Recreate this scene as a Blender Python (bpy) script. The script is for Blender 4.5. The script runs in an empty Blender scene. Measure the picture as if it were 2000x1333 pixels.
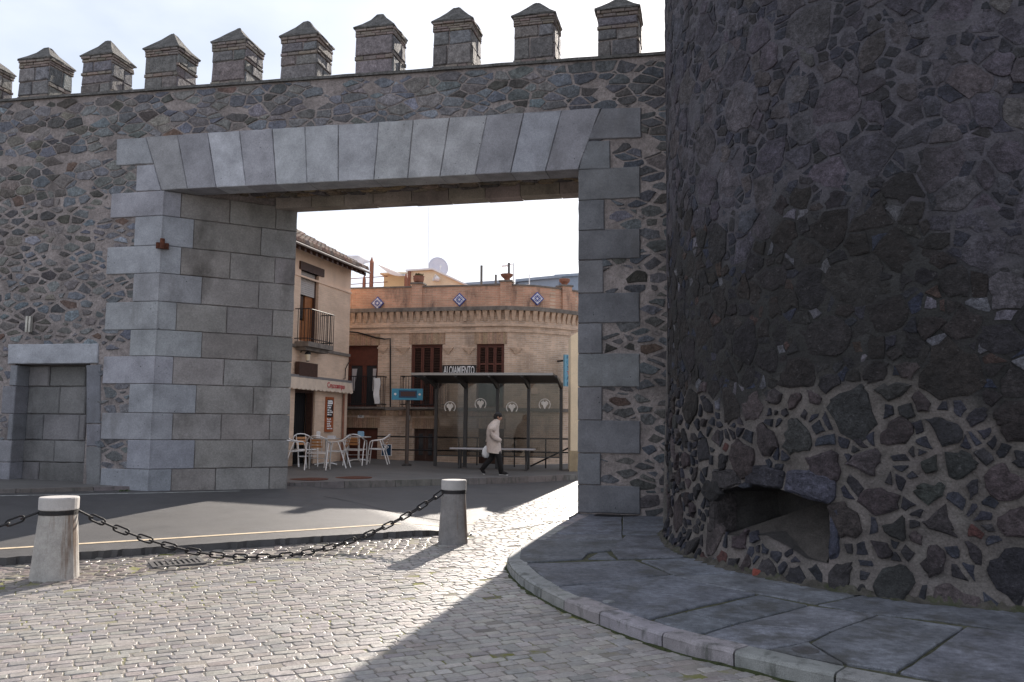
import bpy, bmesh, math, random
import numpy as np
from mathutils import Vector, Matrix, noise as mnoise
from mathutils.geometry import delaunay_2d_cdt
R = math.radians
rnd = random.Random(7)

# ------------------------------------------------------------------ camera
scene = bpy.context.scene
COL = scene.collection
CAMZ = 1.6; FPX = 1614.0; PITCH = math.atan((830 - 666.5) / FPX); ROLL = 0.0105
cam_d = bpy.data.cameras.new('camera'); cam = bpy.data.objects.new('camera', cam_d); COL.objects.link(cam)
CM = Matrix.Rotation(R(90) + PITCH, 3, 'X') @ Matrix.Rotation(ROLL, 3, 'Z')
cam.matrix_world = Matrix.Translation((0, 0, CAMZ)) @ CM.to_4x4()
cam_d.sensor_width = 36.0; cam_d.lens = 36.0 * FPX / 2000; cam_d.clip_end = 2000; cam_d.clip_start = 0.05
scene.camera = cam

# ------------------------------------------------------------------ light
SUN_EL = R(25.5); SUN_AZ = R(14.5)
world = bpy.data.worlds.new('World'); scene.world = world; world.use_nodes = True
wn = world.node_tree.nodes; wl = world.node_tree.links; wn.clear()
wo = wn.new('ShaderNodeOutputWorld'); bg = wn.new('ShaderNodeBackground'); sk = wn.new('ShaderNodeTexSky')
sk.sky_type = 'NISHITA'; sk.sun_disc = False; sk.sun_elevation = SUN_EL; sk.sun_rotation = SUN_AZ
sk.air_density = 1.0; sk.dust_density = 1.5; sk.ozone_density = 1.0; sk.altitude = 500
# thin high cloud veil over the whole sky
wtc = wn.new('ShaderNodeTexCoord'); wmp = wn.new('ShaderNodeMapping'); wmp.inputs['Scale'].default_value = (1, 1, 2.2)
wno = wn.new('ShaderNodeTexNoise'); wno.inputs['Scale'].default_value = 2.3; wno.inputs['Detail'].default_value = 7
wmr = wn.new('ShaderNodeMapRange'); wmr.inputs[1].default_value = 0.36; wmr.inputs[2].default_value = 0.66
wmr.inputs[3].default_value = 0.40; wmr.inputs[4].default_value = 0.96
wmx = wn.new('ShaderNodeMix'); wmx.data_type = 'RGBA'; wmx.inputs['B'].default_value = (8.4, 8.8, 9.9, 1)
wl.new(wtc.outputs['Generated'], wmp.inputs['Vector']); wl.new(wmp.outputs[0], wno.inputs['Vector'])
wl.new(wno.outputs[0], wmr.inputs[0]); wl.new(wmr.outputs[0], wmx.inputs['Factor'])
wl.new(sk.outputs[0], wmx.inputs['A']); wl.new(wmx.outputs['Result'], bg.inputs['Color'])
bg.inputs['Strength'].default_value = 0.064
wl.new(bg.outputs[0], wo.inputs['Surface'])
sun_d = bpy.data.lights.new('sun', 'SUN'); sun_d.energy = 5.0; sun_d.angle = R(0.55); sun_d.color = (1.0, 0.91, 0.81)
sun = bpy.data.objects.new('sun', sun_d); COL.objects.link(sun)
SV = Vector((math.sin(SUN_AZ) * math.cos(SUN_EL), math.cos(SUN_AZ) * math.cos(SUN_EL), math.sin(SUN_EL)))
sun.rotation_euler = (-SV).to_track_quat('-Z', 'Y').to_euler(); sun.location = SV * 60
scene.view_settings.view_transform = 'Standard'; scene.view_settings.look = 'None'
scene.view_settings.exposure = 1.08; scene.view_settings.gamma = 1.0
scene.render.engine = 'CYCLES'
scene.cycles.max_bounces = 8; scene.cycles.diffuse_bounces = 4; scene.cycles.glossy_bounces = 3

# ------------------------------------------------------------------ geometry helpers
def ray(px, py):
    return CM @ Vector(((px - 1000) / FPX, -(py - 666.5) / FPX, -1.0))
def sstep(t):
    t = min(1, max(0, t)); return t * t * (3 - 2 * t)
def gz(x, y):                                   # the lie of the street: it climbs away and to the left
    return 0.015 * min(22, max(0, y - 8)) + 0.02 * min(12, max(0, -x)) * sstep((y - 8) / 6)
def gp(px, py, o=0.0):
    d = ray(px, py); z = 0.0
    for _ in range(40):
        t = (z + o - CAMZ) / d.z; z = gz(d.x * t, d.y * t)
    return Vector((d.x * t, d.y * t, z + o))
def at_depth(px, py, y):
    d = ray(px, py); t = y / d.y
    return Vector((d.x * t, y, CAMZ + d.z * t))
class Frame:                                    # a vertical plane: s along it, o out towards the viewer, z up
    def __init__(s, O, D):
        s.O = Vector((O[0], O[1])); s.D = Vector((D[0], D[1])).normalized(); s.n = Vector((s.D.y, -s.D.x))
    def P(s, px, py, o=0.0):
        d = ray(px, py); d2 = Vector((d.x, d.y)); c = s.O + s.n * o
        t = c.dot(s.n) / d2.dot(s.n)
        return ((d2 * t - c).dot(s.D), CAMZ + d.z * t)
    def w(s, a, o, z):
        p = s.O + s.D * a + s.n * o
        return Vector((p.x, p.y, z))
    def uv(s, co):
        p = Vector((co.x, co.y)) - s.O
        return (p.dot(s.D) + p.dot(s.n), co.z)
    def base(s, a, o=0, extra=0.0):
        p = s.w(a, o, 0); return gz(p.x, p.y) + extra

def inset(poly, g):                             # shrink a convex polygon by g
    n = len(poly); area = sum(poly[i][0] * poly[(i + 1) % n][1] - poly[(i + 1) % n][0] * poly[i][1] for i in range(n))
    sg = 1 if area > 0 else -1; L = []
    for i in range(n):
        a, b = poly[i], poly[(i + 1) % n]; dx, dy = b[0] - a[0], b[1] - a[1]; l = math.hypot(dx, dy) or 1e-9
        nx, ny = -dy / l * sg, dx / l * sg
        L.append((a[0] + nx * g, a[1] + ny * g, dx, dy))
    out = []
    for i in range(n):
        x1, y1, dx1, dy1 = L[i - 1]; x2, y2, dx2, dy2 = L[i]; den = dx1 * dy2 - dy1 * dx2
        if abs(den) < 1e-9: out.append((x2, y2)); continue
        t = ((x2 - x1) * dy2 - (y2 - y1) * dx2) / den
        out.append((x1 + dx1 * t, y1 + dy1 * t))
    return out
def ragpoly(poly, step=.12, amp=.004):         # worn, wavering edges
    out = []
    for i in range(len(poly)):
        a, b = poly[i], poly[(i + 1) % len(poly)]; l = math.hypot(b[0] - a[0], b[1] - a[1]); m = max(1, int(l / step)); nx, ny = -(b[1] - a[1]) / (l or 1), (b[0] - a[0]) / (l or 1)
        for q in range(m):
            j = rnd.uniform(-amp, amp); t = q / m; out.append((a[0] + (b[0] - a[0]) * t + nx * j, a[1] + (b[1] - a[1]) * t + ny * j))
    return out
def warp(poly, amp, fq=5.0, seed=0.0, sub=2):    # bend shared edges with one noise field so that outlines turn irregular
    out = []; n = len(poly)
    for i in range(n):
        a, b = poly[i], poly[(i + 1) % n]; l = math.hypot(b[0] - a[0], b[1] - a[1]); m = sub if l > .05 else 1
        for q in range(m):
            t = q / m; x, y = a[0] + (b[0] - a[0]) * t, a[1] + (b[1] - a[1]) * t
            v = mnoise.noise_vector((x * fq, y * fq, seed)) * amp + mnoise.noise_vector((x * fq * 3.7, y * fq * 3.7, seed + 5)) * amp * .45
            out.append((x + v.x, y + v.y))
    return out
def chaikin(poly, r=0.22):
    out = []; n = len(poly)
    for i in range(n):
        a, b = poly[i], poly[(i + 1) % n]
        out.append((a[0] + (b[0] - a[0]) * r, a[1] + (b[1] - a[1]) * r))
        out.append((b[0] + (a[0] - b[0]) * r, b[1] + (a[1] - b[1]) * r))
    return out
def inpoly(x, y, poly):
    c = False; n = len(poly); j = n - 1
    for i in range(n):
        xi, yi = poly[i][0], poly[i][1]; xj, yj = poly[j][0], poly[j][1]
        if (yi > y) != (yj > y) and x < (xj - xi) * (y - yi) / (yj - yi) + xi: c = not c
        j = i
    return c
def parea(p):
    n = len(p); return abs(sum(p[i][0] * p[(i + 1) % n][1] - p[(i + 1) % n][0] * p[i][1] for i in range(n))) / 2
def clip(poly, nx, ny, c):                      # keep nx*x+ny*y <= c
    out = []; n = len(poly)
    for i in range(n):
        a, b = poly[i], poly[(i + 1) % n]
        da = nx * a[0] + ny * a[1] - c; db = nx * b[0] + ny * b[1] - c
        if da <= 0: out.append(a)
        if (da < 0 < db) or (db < 0 < da):
            t = da / (da - db); out.append((a[0] + (b[0] - a[0]) * t, a[1] + (b[1] - a[1]) * t))
    return out
def power_cells(sites, weights, emit, gap, ax=1.0, reach=0.6, planes=()):
    """cells of a weighted Voronoi diagram; ax squeezes x so that cells come out ax times wider than tall"""
    S = np.array(sites, float); S[:, 0] /= ax; Wt = np.array(weights, float); out = []
    for i in range(len(S)):
        if not emit[i]: out.append(None); continue
        dd = (S[:, 0] - S[i, 0]) ** 2 + (S[:, 1] - S[i, 1]) ** 2
        idx = np.argsort(dd)[1:28]; x, y = S[i]
        q = reach / ax
        poly = [(x - q, y - reach), (x + q, y - reach), (x + q, y + reach), (x - q, y + reach)]
        for j in idx:
            nx, ny = S[j, 0] - x, S[j, 1] - y; l = math.hypot(nx, ny)
            if l < 1e-6: continue
            c = (S[j, 0] ** 2 + S[j, 1] ** 2 - Wt[j] - x * x - y * y + Wt[i]) / 2
            poly = clip(poly, nx / l, ny / l, c / l - gap[i])
            if len(poly) < 3: break
        if len(poly) >= 3:
            poly = [(a * ax, b) for a, b in poly]
            for (nx, ny, c) in planes:
                poly = clip(poly, nx, ny, c)
                if len(poly) < 3: break
        if len(poly) >= 3:                      # merge very short edges
            p2 = []
            for p in poly:
                if not p2 or math.hypot(p[0] - p2[-1][0], p[1] - p2[-1][1]) > 0.012: p2.append(p)
            poly = p2
        out.append(poly if len(poly) >= 3 and parea(poly) > 0.0006 else None)
    return out

WL = {}
class MB:
    def __init__(s): s.v = []; s.f = []; s.t = []
    def add(s, vs, fs, tint=(1, 1, 1)):
        o = len(s.v); s.v += [Vector(v) for v in vs]; s.f += [tuple(i + o for i in f) for f in fs]; s.t += [tint] * len(vs); return s
    def hexa(s, p, tint=(1, 1, 1)):             # 4 bottom points, 4 top points
        return s.add(p, [(0, 1, 2, 3), (4, 7, 6, 5), (0, 4, 5, 1), (1, 5, 6, 2), (2, 6, 7, 3), (3, 7, 4, 0)], tint)
    def box(s, x0, x1, y0, y1, z0, z1, tint=(1, 1, 1)):
        return s.hexa([(x0, y0, z0), (x1, y0, z0), (x1, y1, z0), (x0, y1, z0), (x0, y0, z1), (x1, y0, z1), (x1, y1, z1), (x0, y1, z1)], tint)
    def fbox(s, F, a0, a1, o0, o1, z0, z1, tint=(1, 1, 1)):
        return s.hexa([F.w(a0, o1, z0), F.w(a1, o1, z0), F.w(a1, o0, z0), F.w(a0, o0, z0), F.w(a0, o1, z1), F.w(a1, o1, z1), F.w(a1, o0, z1), F.w(a0, o0, z1)], tint)
    def loft(s, rings, tint=(1, 1, 1), cap=True):
        n = len(rings[0]); vs = [p for r in rings for p in r]; fs = []
        for k in range(len(rings) - 1):
            for i in range(n):
                j = (i + 1) % n; fs.append((k * n + i, k * n + j, (k + 1) * n + j, (k + 1) * n + i))
        if cap: fs.append(tuple(range(n - 1, -1, -1))); fs.append(tuple((len(rings) - 1) * n + i for i in range(n)))
        return s.add(vs, fs, tint)
    def blockpoly(s, F, poly, ob, of, ch=0.012, tint=(1, 1, 1), jit=0.004):
        q = inset(poly, ch); tl = [rnd.uniform(-jit, jit) for _ in poly]
        return s.loft([[F.w(a, ob, z) for a, z in poly], [F.w(a, of - ch + t, z) for (a, z), t in zip(poly, tl)], [F.w(a, of + t, z) for (a, z), t in zip(q, tl)]], tint)
    def tube(s, pts, r, n=8, closed=False, tint=(1, 1, 1)):
        pts = [Vector(p) for p in pts]; m = len(pts); rings = []; up = Vector((0.13, 0.21, 0.97)).normalized()
        for i in range(m):
            if closed: d = pts[(i + 1) % m] - pts[i - 1]
            else: d = pts[min(i + 1, m - 1)] - pts[max(i - 1, 0)]
            d.normalize(); a = d.cross(up)
            if a.length < 0.05: a = d.cross(Vector((1, 0, 0)))
            a.normalize(); b = a.cross(d); rr = r[i] if isinstance(r, (list, tuple)) else r
            rings.append([pts[i] + a * (rr * math.cos(2 * math.pi * k / n)) + b * (rr * math.sin(2 * math.pi * k / n)) for k in range(n)])
        if closed: rings.append(rings[0]); return s.loft(rings, tint, cap=False)
        return s.loft(rings, tint)
    def lathe(s, c, prof, n=20, tint=(1, 1, 1)):
        return s.loft([[(c[0] + r * math.cos(2 * math.pi * k / n), c[1] + r * math.sin(2 * math.pi * k / n), c[2] + z) for k in range(n)] for r, z in prof], tint)
    def ball(s, c, rx, ry, rz, n=12, m=8, tint=(1, 1, 1)):
        rings = []
        for i in range(1, m):
            a = math.pi * i / m
            rings.append([(c[0] + rx * math.sin(a) * math.cos(2 * math.pi * k / n), c[1] + ry * math.sin(a) * math.sin(2 * math.pi * k / n), c[2] - rz * math.cos(a)) for k in range(n)])
        return s.loft(rings, tint)
    def panel(s, F, s0, s1, z0, z1, holes=(), depth=0.2, o=0.0, tint=(1, 1, 1)):
        xs = sorted({s0, s1} | {min(max(h[i], s0), s1) for h in holes for i in (0, 1)})
        zs = sorted({z0, z1} | {min(max(h[i], z0), z1) for h in holes for i in (2, 3)})
        for i in range(len(xs) - 1):
            for j in range(len(zs) - 1):
                cx, cz = (xs[i] + xs[i + 1]) / 2, (zs[j] + zs[j + 1]) / 2
                if any(h[0] < cx < h[1] and h[2] < cz < h[3] for h in holes): continue
                s.add([F.w(xs[i], o, zs[j]), F.w(xs[i + 1], o, zs[j]), F.w(xs[i + 1], o, zs[j + 1]), F.w(xs[i], o, zs[j + 1])], [(0, 1, 2, 3)], tint)
        for h in holes:
            a, b, c, d = h; k = depth
            for q in ([(a, c), (a, d)], [(b, c), (b, d)], [(a, d), (b, d)], [(a, c), (b, c)]):
                s.add([F.w(q[0][0], o, q[0][1]), F.w(q[1][0], o, q[1][1]), F.w(q[1][0], o - k, q[1][1]), F.w(q[0][0], o - k, q[0][1])], [(0, 1, 2, 3)], tint)
        return s
    def stone(s, poly, mapf, h, tint, fine=True, sink=0.02, r=0.2, dome=0.8, rag=0.0):
        P = chaikin(poly, r) if fine and r else poly
        if rag:
            mx_ = sum(p[0] for p in P) / len(P); my_ = sum(p[1] for p in P) / len(P)
            P = [(mx_ + (a - mx_) * k, my_ + (b - my_) * k) for (a, b), k in ((p, 1 + rnd.uniform(-rag, rag * .6)) for p in P)]
        n = len(P); cx = sum(p[0] for p in P) / n; cy = sum(p[1] for p in P) / n
        sx, sy = rnd.uniform(-.3, .3) * h, rnd.uniform(-.3, .3) * h
        L = max(1e-3, max(math.hypot(p[0] - cx, p[1] - cy) for p in P))
        def hh(x, y, k): return k * h + (x - cx) / L * sx + (y - cy) / L * sy
        rings = [(1.0, None), (0.965, .62), (dome, 1.0)] if fine else [(1.0, None), (.9, 1.0)]
        vs = []
        for k, hk in rings:
            for p in P:
                x, y = cx + (p[0] - cx) * k, cy + (p[1] - cy) * k
                vs.append(mapf(x, y, -sink if hk is None else hh(x, y, hk) + (rnd.uniform(-.12, .12) * h if fine else 0)))
        fs = []
        for q in range(len(rings) - 1):
            for i in range(n):
                j = (i + 1) % n; fs.append((q * n + i, q * n + j, (q + 1) * n + j, (q + 1) * n + i))
        if fine:
            vs.append(mapf(cx, cy, h * 1.08)); c = len(vs) - 1; b = (len(rings) - 1) * n
            for i in range(n): fs.append((b + i, b + (i + 1) % n, c))
        else: fs.append(tuple((len(rings) - 1) * n + i for i in range(n)))
        return s.add(vs, fs, tint)
    def mesh(s, name, mat, org=Vector((0, 0, 0)), smooth=False, uvf=None, recalc=True):
        me = bpy.data.meshes.new(name)
        me.from_pydata([tuple(v - org) for v in s.v], [], s.f)
        if recalc:
            bm = bmesh.new(); bm.from_mesh(me); bmesh.ops.recalc_face_normals(bm, faces=bm.faces); bm.to_mesh(me); bm.free()
        at = me.attributes.new('tint', 'FLOAT_COLOR', 'POINT')
        at.data.foreach_set('color', [c for t in s.t for c in (t[0], t[1], t[2], 1.0)])
        if uvf:
            uvl = me.uv_layers.new(name='uv')
            for l in me.loops: uvl.data[l.index].uv = uvf(s.v[l.vertex_index])
        if smooth: me.polygons.foreach_set('use_smooth', [True] * len(me.polygons))
        me.materials.append(mat); me.update()
        return me
    def build(s, name, mat, parent=None, smooth=False, uvf=None, org=None, label=None, cat=None, group=None, kind=None, recalc=True):
        if parent is not None: o0 = WL[parent.name]
        elif org is not None: o0 = Vector(org)
        else: o0 = Vector((0, 0, 0))
        ob = bpy.data.objects.new(name, s.mesh(name, mat, o0, smooth, uvf, recalc)); COL.objects.link(ob)
        if parent is not None: ob.parent = parent
        else: ob.location = o0
        WL[ob.name] = o0
        tag(ob, label, cat, group, kind); return ob
def tag(ob, label=None, cat=None, group=None, kind=None):
    if label: ob['label'] = label
    if cat: ob['category'] = cat
    if group: ob['group'] = group
    if kind: ob['kind'] = kind
    return ob
def thing(name, loc, label, cat, group=None):
    ob = bpy.data.objects.new(name, None); COL.objects.link(ob); ob.location = loc; ob.empty_display_size = .2
    WL[ob.name] = Vector(loc); return tag(ob, label, cat, group)
def copy_thing(root, loc, rz, label):
    kids = [o for o in list(COL.objects) if o.parent == root]
    c = root.copy(); COL.objects.link(c); c.location = loc; c.rotation_euler = (0, 0, rz); c['label'] = label
    for k in kids:
        d = k.copy(); COL.objects.link(d); d.parent = c
        for g in [o for o in list(COL.objects) if o.parent == k]:
            e = g.copy(); COL.objects.link(e); e.parent = d
    return c
def text_mb(body, size, place, ext=0.004, align='CENTER', shear=0.0, squeeze=1.0, off=0.0):
    cu = bpy.data.curves.new('lettering', 'FONT'); cu.body = body; cu.size = size; cu.extrude = ext
    cu.align_x = align; cu.align_y = 'CENTER'; cu.shear = shear; cu.resolution_u = 3; cu.offset = off
    ob = bpy.data.objects.new('lettering', cu); COL.objects.link(ob)
    dg = bpy.context.evaluated_depsgraph_get(); me = bpy.data.meshes.new_from_object(ob.evaluated_get(dg))
    mb = MB(); mb.add([place(v.co.x * squeeze, v.co.y, v.co.z) for v in me.vertices], [tuple(p.vertices) for p in me.polygons])
    bpy.data.objects.remove(ob); bpy.data.curves.remove(cu); bpy.data.meshes.remove(me)
    return mb

# ------------------------------------------------------------------ materials
def mat(name, col=(.5, .5, .5), rough=.85, var=.25, scale=6, bump=.4, bscale=45, bdist=.01, tint=False, metallic=0.0, spec=.35,
        spots=0.0, spotscale=14, brick=None, fine=.15, rust=None, stain=None, alpha=None, trans=0.0, coat=0.0, grit=None, moss=None, coarse=None, mid=None):
    m = bpy.data.materials.new(name); m.use_nodes = True; nt = m.node_tree; N = nt.nodes; L = nt.links; N.clear()
    out = N.new('ShaderNodeOutputMaterial'); bs = N.new('ShaderNodeBsdfPrincipled'); L.new(bs.outputs[0], out.inputs[0])
    bs.inputs['Roughness'].default_value = rough; bs.inputs['Metallic'].default_value = metallic
    bs.inputs['Specular IOR Level'].default_value = spec
    tc = N.new('ShaderNodeTexCoord'); co = tc.outputs['Object']
    def noise(sc, det=5, rg=.6, vec=None):
        n = N.new('ShaderNodeTexNoise'); n.inputs['Scale'].default_value = sc; n.inputs['Detail'].default_value = det; n.inputs['Roughness'].default_value = rg
        L.new(vec or co, n.inputs['Vector']); return n.outputs[0]
    def rng(v, a, b, c, d):
        r = N.new('ShaderNodeMapRange'); r.inputs[1].default_value = a; r.inputs[2].default_value = b; r.inputs[3].default_value = c; r.inputs[4].default_value = d
        L.new(v, r.inputs[0]); return r.outputs[0]
    def math_(op, a, b=None):
        r = N.new('ShaderNodeMath'); r.operation = op; L.new(a, r.inputs[0])
        if b is not None:
            if isinstance(b, (int, float)): r.inputs[1].default_value = b
            else: L.new(b, r.inputs[1])
        return r.outputs[0]
    def mix(f, a, b, mode='MIX'):
        x = N.new('ShaderNodeMix'); x.data_type = 'RGBA'; x.blend_type = mode
        for k, val in (('Factor', f), ('A', a), ('B', b)):
            if isinstance(val, (int, float)): x.inputs[k].default_value = val
            elif isinstance(val, tuple): x.inputs[k].default_value = (*val[:3], 1)
            else: L.new(val, x.inputs[k])
        return x.outputs['Result']
    hgt = None
    if tint:
        a = N.new('ShaderNodeAttribute'); a.attribute_name = 'tint'; c = mix(1.0, a.outputs['Color'], (col[0], col[1], col[2]), 'MULTIPLY')
    elif brick:
        uv = N.new('ShaderNodeUVMap'); uv.uv_map = 'uv'
        b = N.new('ShaderNodeTexBrick'); L.new(uv.outputs[0], b.inputs['Vector'])
        b.inputs['Color1'].default_value = (*brick['c1'], 1); b.inputs['Color2'].default_value = (*brick['c2'], 1); b.inputs['Mortar'].default_value = (*brick['m'], 1)
        b.inputs['Scale'].default_value = 1.0; b.inputs['Brick Width'].default_value = brick.get('w', .26); b.inputs['Row Height'].default_value = brick.get('h', .06)
        b.inputs['Mortar Size'].default_value = brick.get('ms', .008); b.inputs['Bias'].default_value = 0.0
        c = b.outputs['Color']; hgt = b.outputs['Fac']
    else:
        rgb = N.new('ShaderNodeRGB'); rgb.outputs[0].default_value = (*col, 1); c = rgb.outputs[0]
    def gray(v):
        return v
    c = mix(1.0, c, rng(noise(scale), .28, .72, 1 - var, 1 + var), 'MULTIPLY')
    if mid: c = mix(1.0, c, rng(noise(mid[0], 4, .7), .3, .7, 1 - mid[1], 1 + mid[1]), 'MULTIPLY')
    if fine: c = mix(1.0, c, rng(noise(bscale * 2.2, 3), .3, .7, 1 - fine, 1 + fine), 'MULTIPLY')
    if spots:
        v = N.new('ShaderNodeTexVoronoi'); v.inputs['Scale'].default_value = spotscale; L.new(co, v.inputs['Vector'])
        f = math_('MULTIPLY', rng(v.outputs['Distance'], .06, .17, 1, 0), rng(noise(3.5, 3), .54, .62, 0, spots)); c = mix(f, c, (.03, .03, .033))
    if grit:
        f = rng(noise(grit[1], 6, .7), grit[2], grit[3], 0, grit[4] if len(grit) > 4 else 1); c = mix(f, c, grit[0])
    if moss:
        f = math_('MULTIPLY', rng(noise(moss[1], 5, .7), moss[2], moss[2] + .1, 0, 1), rng(noise(.8, 2), .45, .6, 0, 1)); c = mix(f, c, moss[0])
    if stain:                                   # runs down the face: noise stretched in z
        mp = N.new('ShaderNodeMapping'); mp.inputs['Scale'].default_value = stain[1]; L.new(co, mp.inputs['Vector'])
        f = rng(noise(1.0, 5, .65, mp.outputs[0]), stain[2], stain[3], 0, stain[4]); c = mix(f, c, stain[0])
    L.new(c, bs.inputs['Base Color'])
    if bump:
        bp = N.new('ShaderNodeBump'); bp.inputs['Strength'].default_value = bump; bp.inputs['Distance'].default_value = bdist
        h = noise(bscale, 6, .65)
        if coarse: h = math_('ADD', h, math_('MULTIPLY', noise(coarse[0], 3, .5), coarse[1]))
        if hgt is not None: h = math_('SUBTRACT', math_('MULTIPLY', h, .5), hgt)
        L.new(h, bp.inputs['Height']); L.new(bp.outputs[0], bs.inputs['Normal'])
    if alpha is not None: bs.inputs['Alpha'].default_value = alpha
    if trans: bs.inputs['Transmission Weight'].default_value = trans
    if coat: bs.inputs['Coat Weight'].default_value = coat
    return m
def jitc(c, v=.15, h=.05):
    k = rnd.uniform(1 - v, 1 + v); return tuple(max(.004, x * k * rnd.uniform(1 - h, 1 + h)) for x in c)

MT = {}
MT['rubble'] = mat('rubble stone', (.86, .885, .94), tint=True, var=.35, scale=9, bump=.9, bscale=38, bdist=.02, fine=.3, coarse=(11, 1.6), mid=(26, .42), grit=((.15, .135, .125), 14, .60, .70, .6), stain=((.045, .043, .04), (1.5, 1.5, .6), .58, .74, .5))
MT['tstone'] = mat('tower stone', (.56, .53, .56), tint=True, var=.5, scale=7, bump=1.0, bscale=42, bdist=.022, fine=.35, coarse=(12, 1.8), mid=(24, .5), grit=((.12, .112, .115), 21, .61, .70, .6), stain=((.020, .019, .019), (1.1, 1.1, .5), .50, .68, .55))
MT['mortar'] = mat('lime mortar', (.255, .222, .212), var=.35, scale=2.2, bump=1.0, bscale=34, bdist=.025, mid=(18, .35), grit=((.075, .072, .07), 9, .58, .70, .6), stain=((.05, .048, .045), (1.2, 1.2, .35), .56, .76, .5))
MT['granite'] = mat('dressed granite', (.97, .98, 1.02), tint=True, var=.26, scale=2.6, bump=.5, bscale=90, bdist=.008, fine=.28, mid=(34, .16), spots=1.0, spotscale=12, stain=((.085, .078, .07), (1.6, 1.6, .7), .58, .78, .55), coarse=(6, .5))
MT['soot_granite'] = mat('weathered granite', (.93, .90, .88), tint=True, var=.28, scale=1.6, bump=.5, bscale=90, bdist=.008, fine=.28, mid=(30, .2), stain=((.05, .043, .036), (1.1, 1.1, .6), .53, .74, .75), coarse=(6, .5))
MT['cap'] = mat('weathered cap stone', (.105, .10, .094), var=.4, scale=9, bump=1.0, bscale=30, bdist=.03, grit=((.04, .04, .034), 11, .5, .66, .8), mid=(30, .4))
MT['oldbrick'] = mat('old brick', (1, 1, 1), tint=True, var=.3, scale=14, bump=.7, bscale=40, bdist=.012)
MT['cobble'] = mat('worn cobble', (.96, .935, .915), tint=True, rough=.38, spec=.6, mid=(36, .16), grit=((.10, .09, .08), 1.1, .54, .72, .5), var=.22, scale=9, bump=.55, bscale=55, bdist=.01, fine=.15)
MT['joint'] = mat('sandy joint', (.21, .19, .17), rough=.95, var=.3, scale=3, bump=.8, bscale=60, bdist=.01, moss=((.15, .15, .03), 5, .46))
MT['slab'] = mat('paving slab', (.66, .68, .73), tint=True, rough=.66, spec=.35, mid=(16, .38), coarse=(7, 1.2), stain=((.06, .058, .052), (2.6, 2.6, 2.6), .50, .64, .75), var=.4, scale=3.0, bump=.9, bscale=60, bdist=.012, fine=.25, grit=((.10, .10, .10), 1.6, .55, .75, .5))
MT['kerb'] = mat('granite kerb', (.72, .72, .73), tint=True, rough=.65, var=.25, scale=5, bump=.5, bscale=80, bdist=.008, fine=.3, stain=((.045, .05, .04), (9, 9, 2.5), .52, .66, .7))
MT['asphalt'] = mat('asphalt', (.056, .054, .055), rough=.58, spec=.5, var=.22, scale=.9, bump=.8, bscale=110, bdist=.006, fine=.35, grit=((.08, .076, .072), .55, .45, .7, .6), mid=(3, .25), stain=((.02, .02, .02), (.9, .9, .9), .6, .72, .5))
MT['pavement'] = mat('far pavement', (.125, .12, .115), rough=.75, var=.2, scale=1.2, bump=.3, bscale=60, fine=.2)
MT['paint_w'] = mat('road paint white', (.5, .5, .48), rough=.7, var=.25, scale=5, bump=.2, grit=((.12, .12, .12), 7, .5, .62, .8))
MT['paint_y'] = mat('road paint cream', (.55, .44, .30), rough=.7, var=.2, scale=5, bump=.2, grit=((.14, .13, .12), 7, .55, .68, .7))
MT['ground'] = mat('plaza ground', (.28, .262, .245), var=.3, scale=.6, bump=.5, bscale=20)
MT['moss'] = mat('dirt and moss', (.075, .075, .045), rough=1, var=.5, scale=14, bump=1, bscale=60, bdist=.02)
MT['iron'] = mat('black iron', (.014, .013, .014), rough=.62, var=.3, scale=30, bump=.3, bscale=90, metallic=.0, spec=.35, grit=((.09, .035, .02), 18, .58, .7, .5))
MT['greyiron'] = mat('worn grey iron', (.075, .07, .068), rough=.55, spec=.5, var=.3, scale=25, bump=.3)
MT['seam'] = mat('dark tar', (.03, .03, .03), bump=.1)
MT['green'] = mat('green moss', (.045, .055, .02), rough=1, var=.5, scale=30, bump=1, bscale=80, bdist=.02)
MT['dirt'] = mat('foot dirt', (.075, .068, .058), rough=1, var=.5, scale=9, bump=1, bscale=60, bdist=.02, grit=((.045, .055, .022), 5, .5, .62, .7))
MT['rust'] = mat('rusty iron', (.10, .035, .02), rough=.9, var=.5, scale=20, bump=.8, bscale=60)
MT['bollard'] = mat('bollard stone', (1, 1, 1), tint=True, rough=.8, var=.2, mid=(28, .14), scale=5, bump=.35, bscale=90, bdist=.006, fine=.2, stain=((.13, .07, .035), (8, 8, .5), .575, .68, .75))
MT['bollardcap'] = mat('bollard head stone', (1, 1, 1), tint=True, rough=.8, var=.12, scale=8, bump=.3, bscale=90, bdist=.006, fine=.15)

# ------------------------------------------------------------------ ground, road, pavements
def sheet(name, near, far, mb_o, material, m=10, drop=None, kind='structure', jitter=0.0):
    mb = MB(); n = len(near); vs = []
    for i in range(n):
        a, b = Vector(near[i][:2]), Vector(far[i][:2])
        for k in range(m + 1):
            p = a.lerp(b, k / m); mo_ = mb_o(p) if callable(mb_o) else mb_o
            if k == 0 and jitter: p += Vector((rnd.uniform(-jitter, jitter), rnd.uniform(-jitter, jitter)))
            vs.append((p.x, p.y, gz(p.x, p.y) + mo_))
    fs = [(i * (m + 1) + k, (i + 1) * (m + 1) + k, (i + 1) * (m + 1) + k + 1, i * (m + 1) + k + 1) for i in range(n - 1) for k in range(m)]
    if drop is not None:
        b0 = len(vs)
        for i in range(n):
            x, y, z = vs[i * (m + 1)]; vs.append((x + rnd.uniform(-.015, .015), y - .012, z - drop))
        fs += [(i * (m + 1), (i + 1) * (m + 1), b0 + i + 1, b0 + i) for i in range(n - 1)]
    mb.add(vs, fs); return mb.build(name, material, kind=kind)

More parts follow.
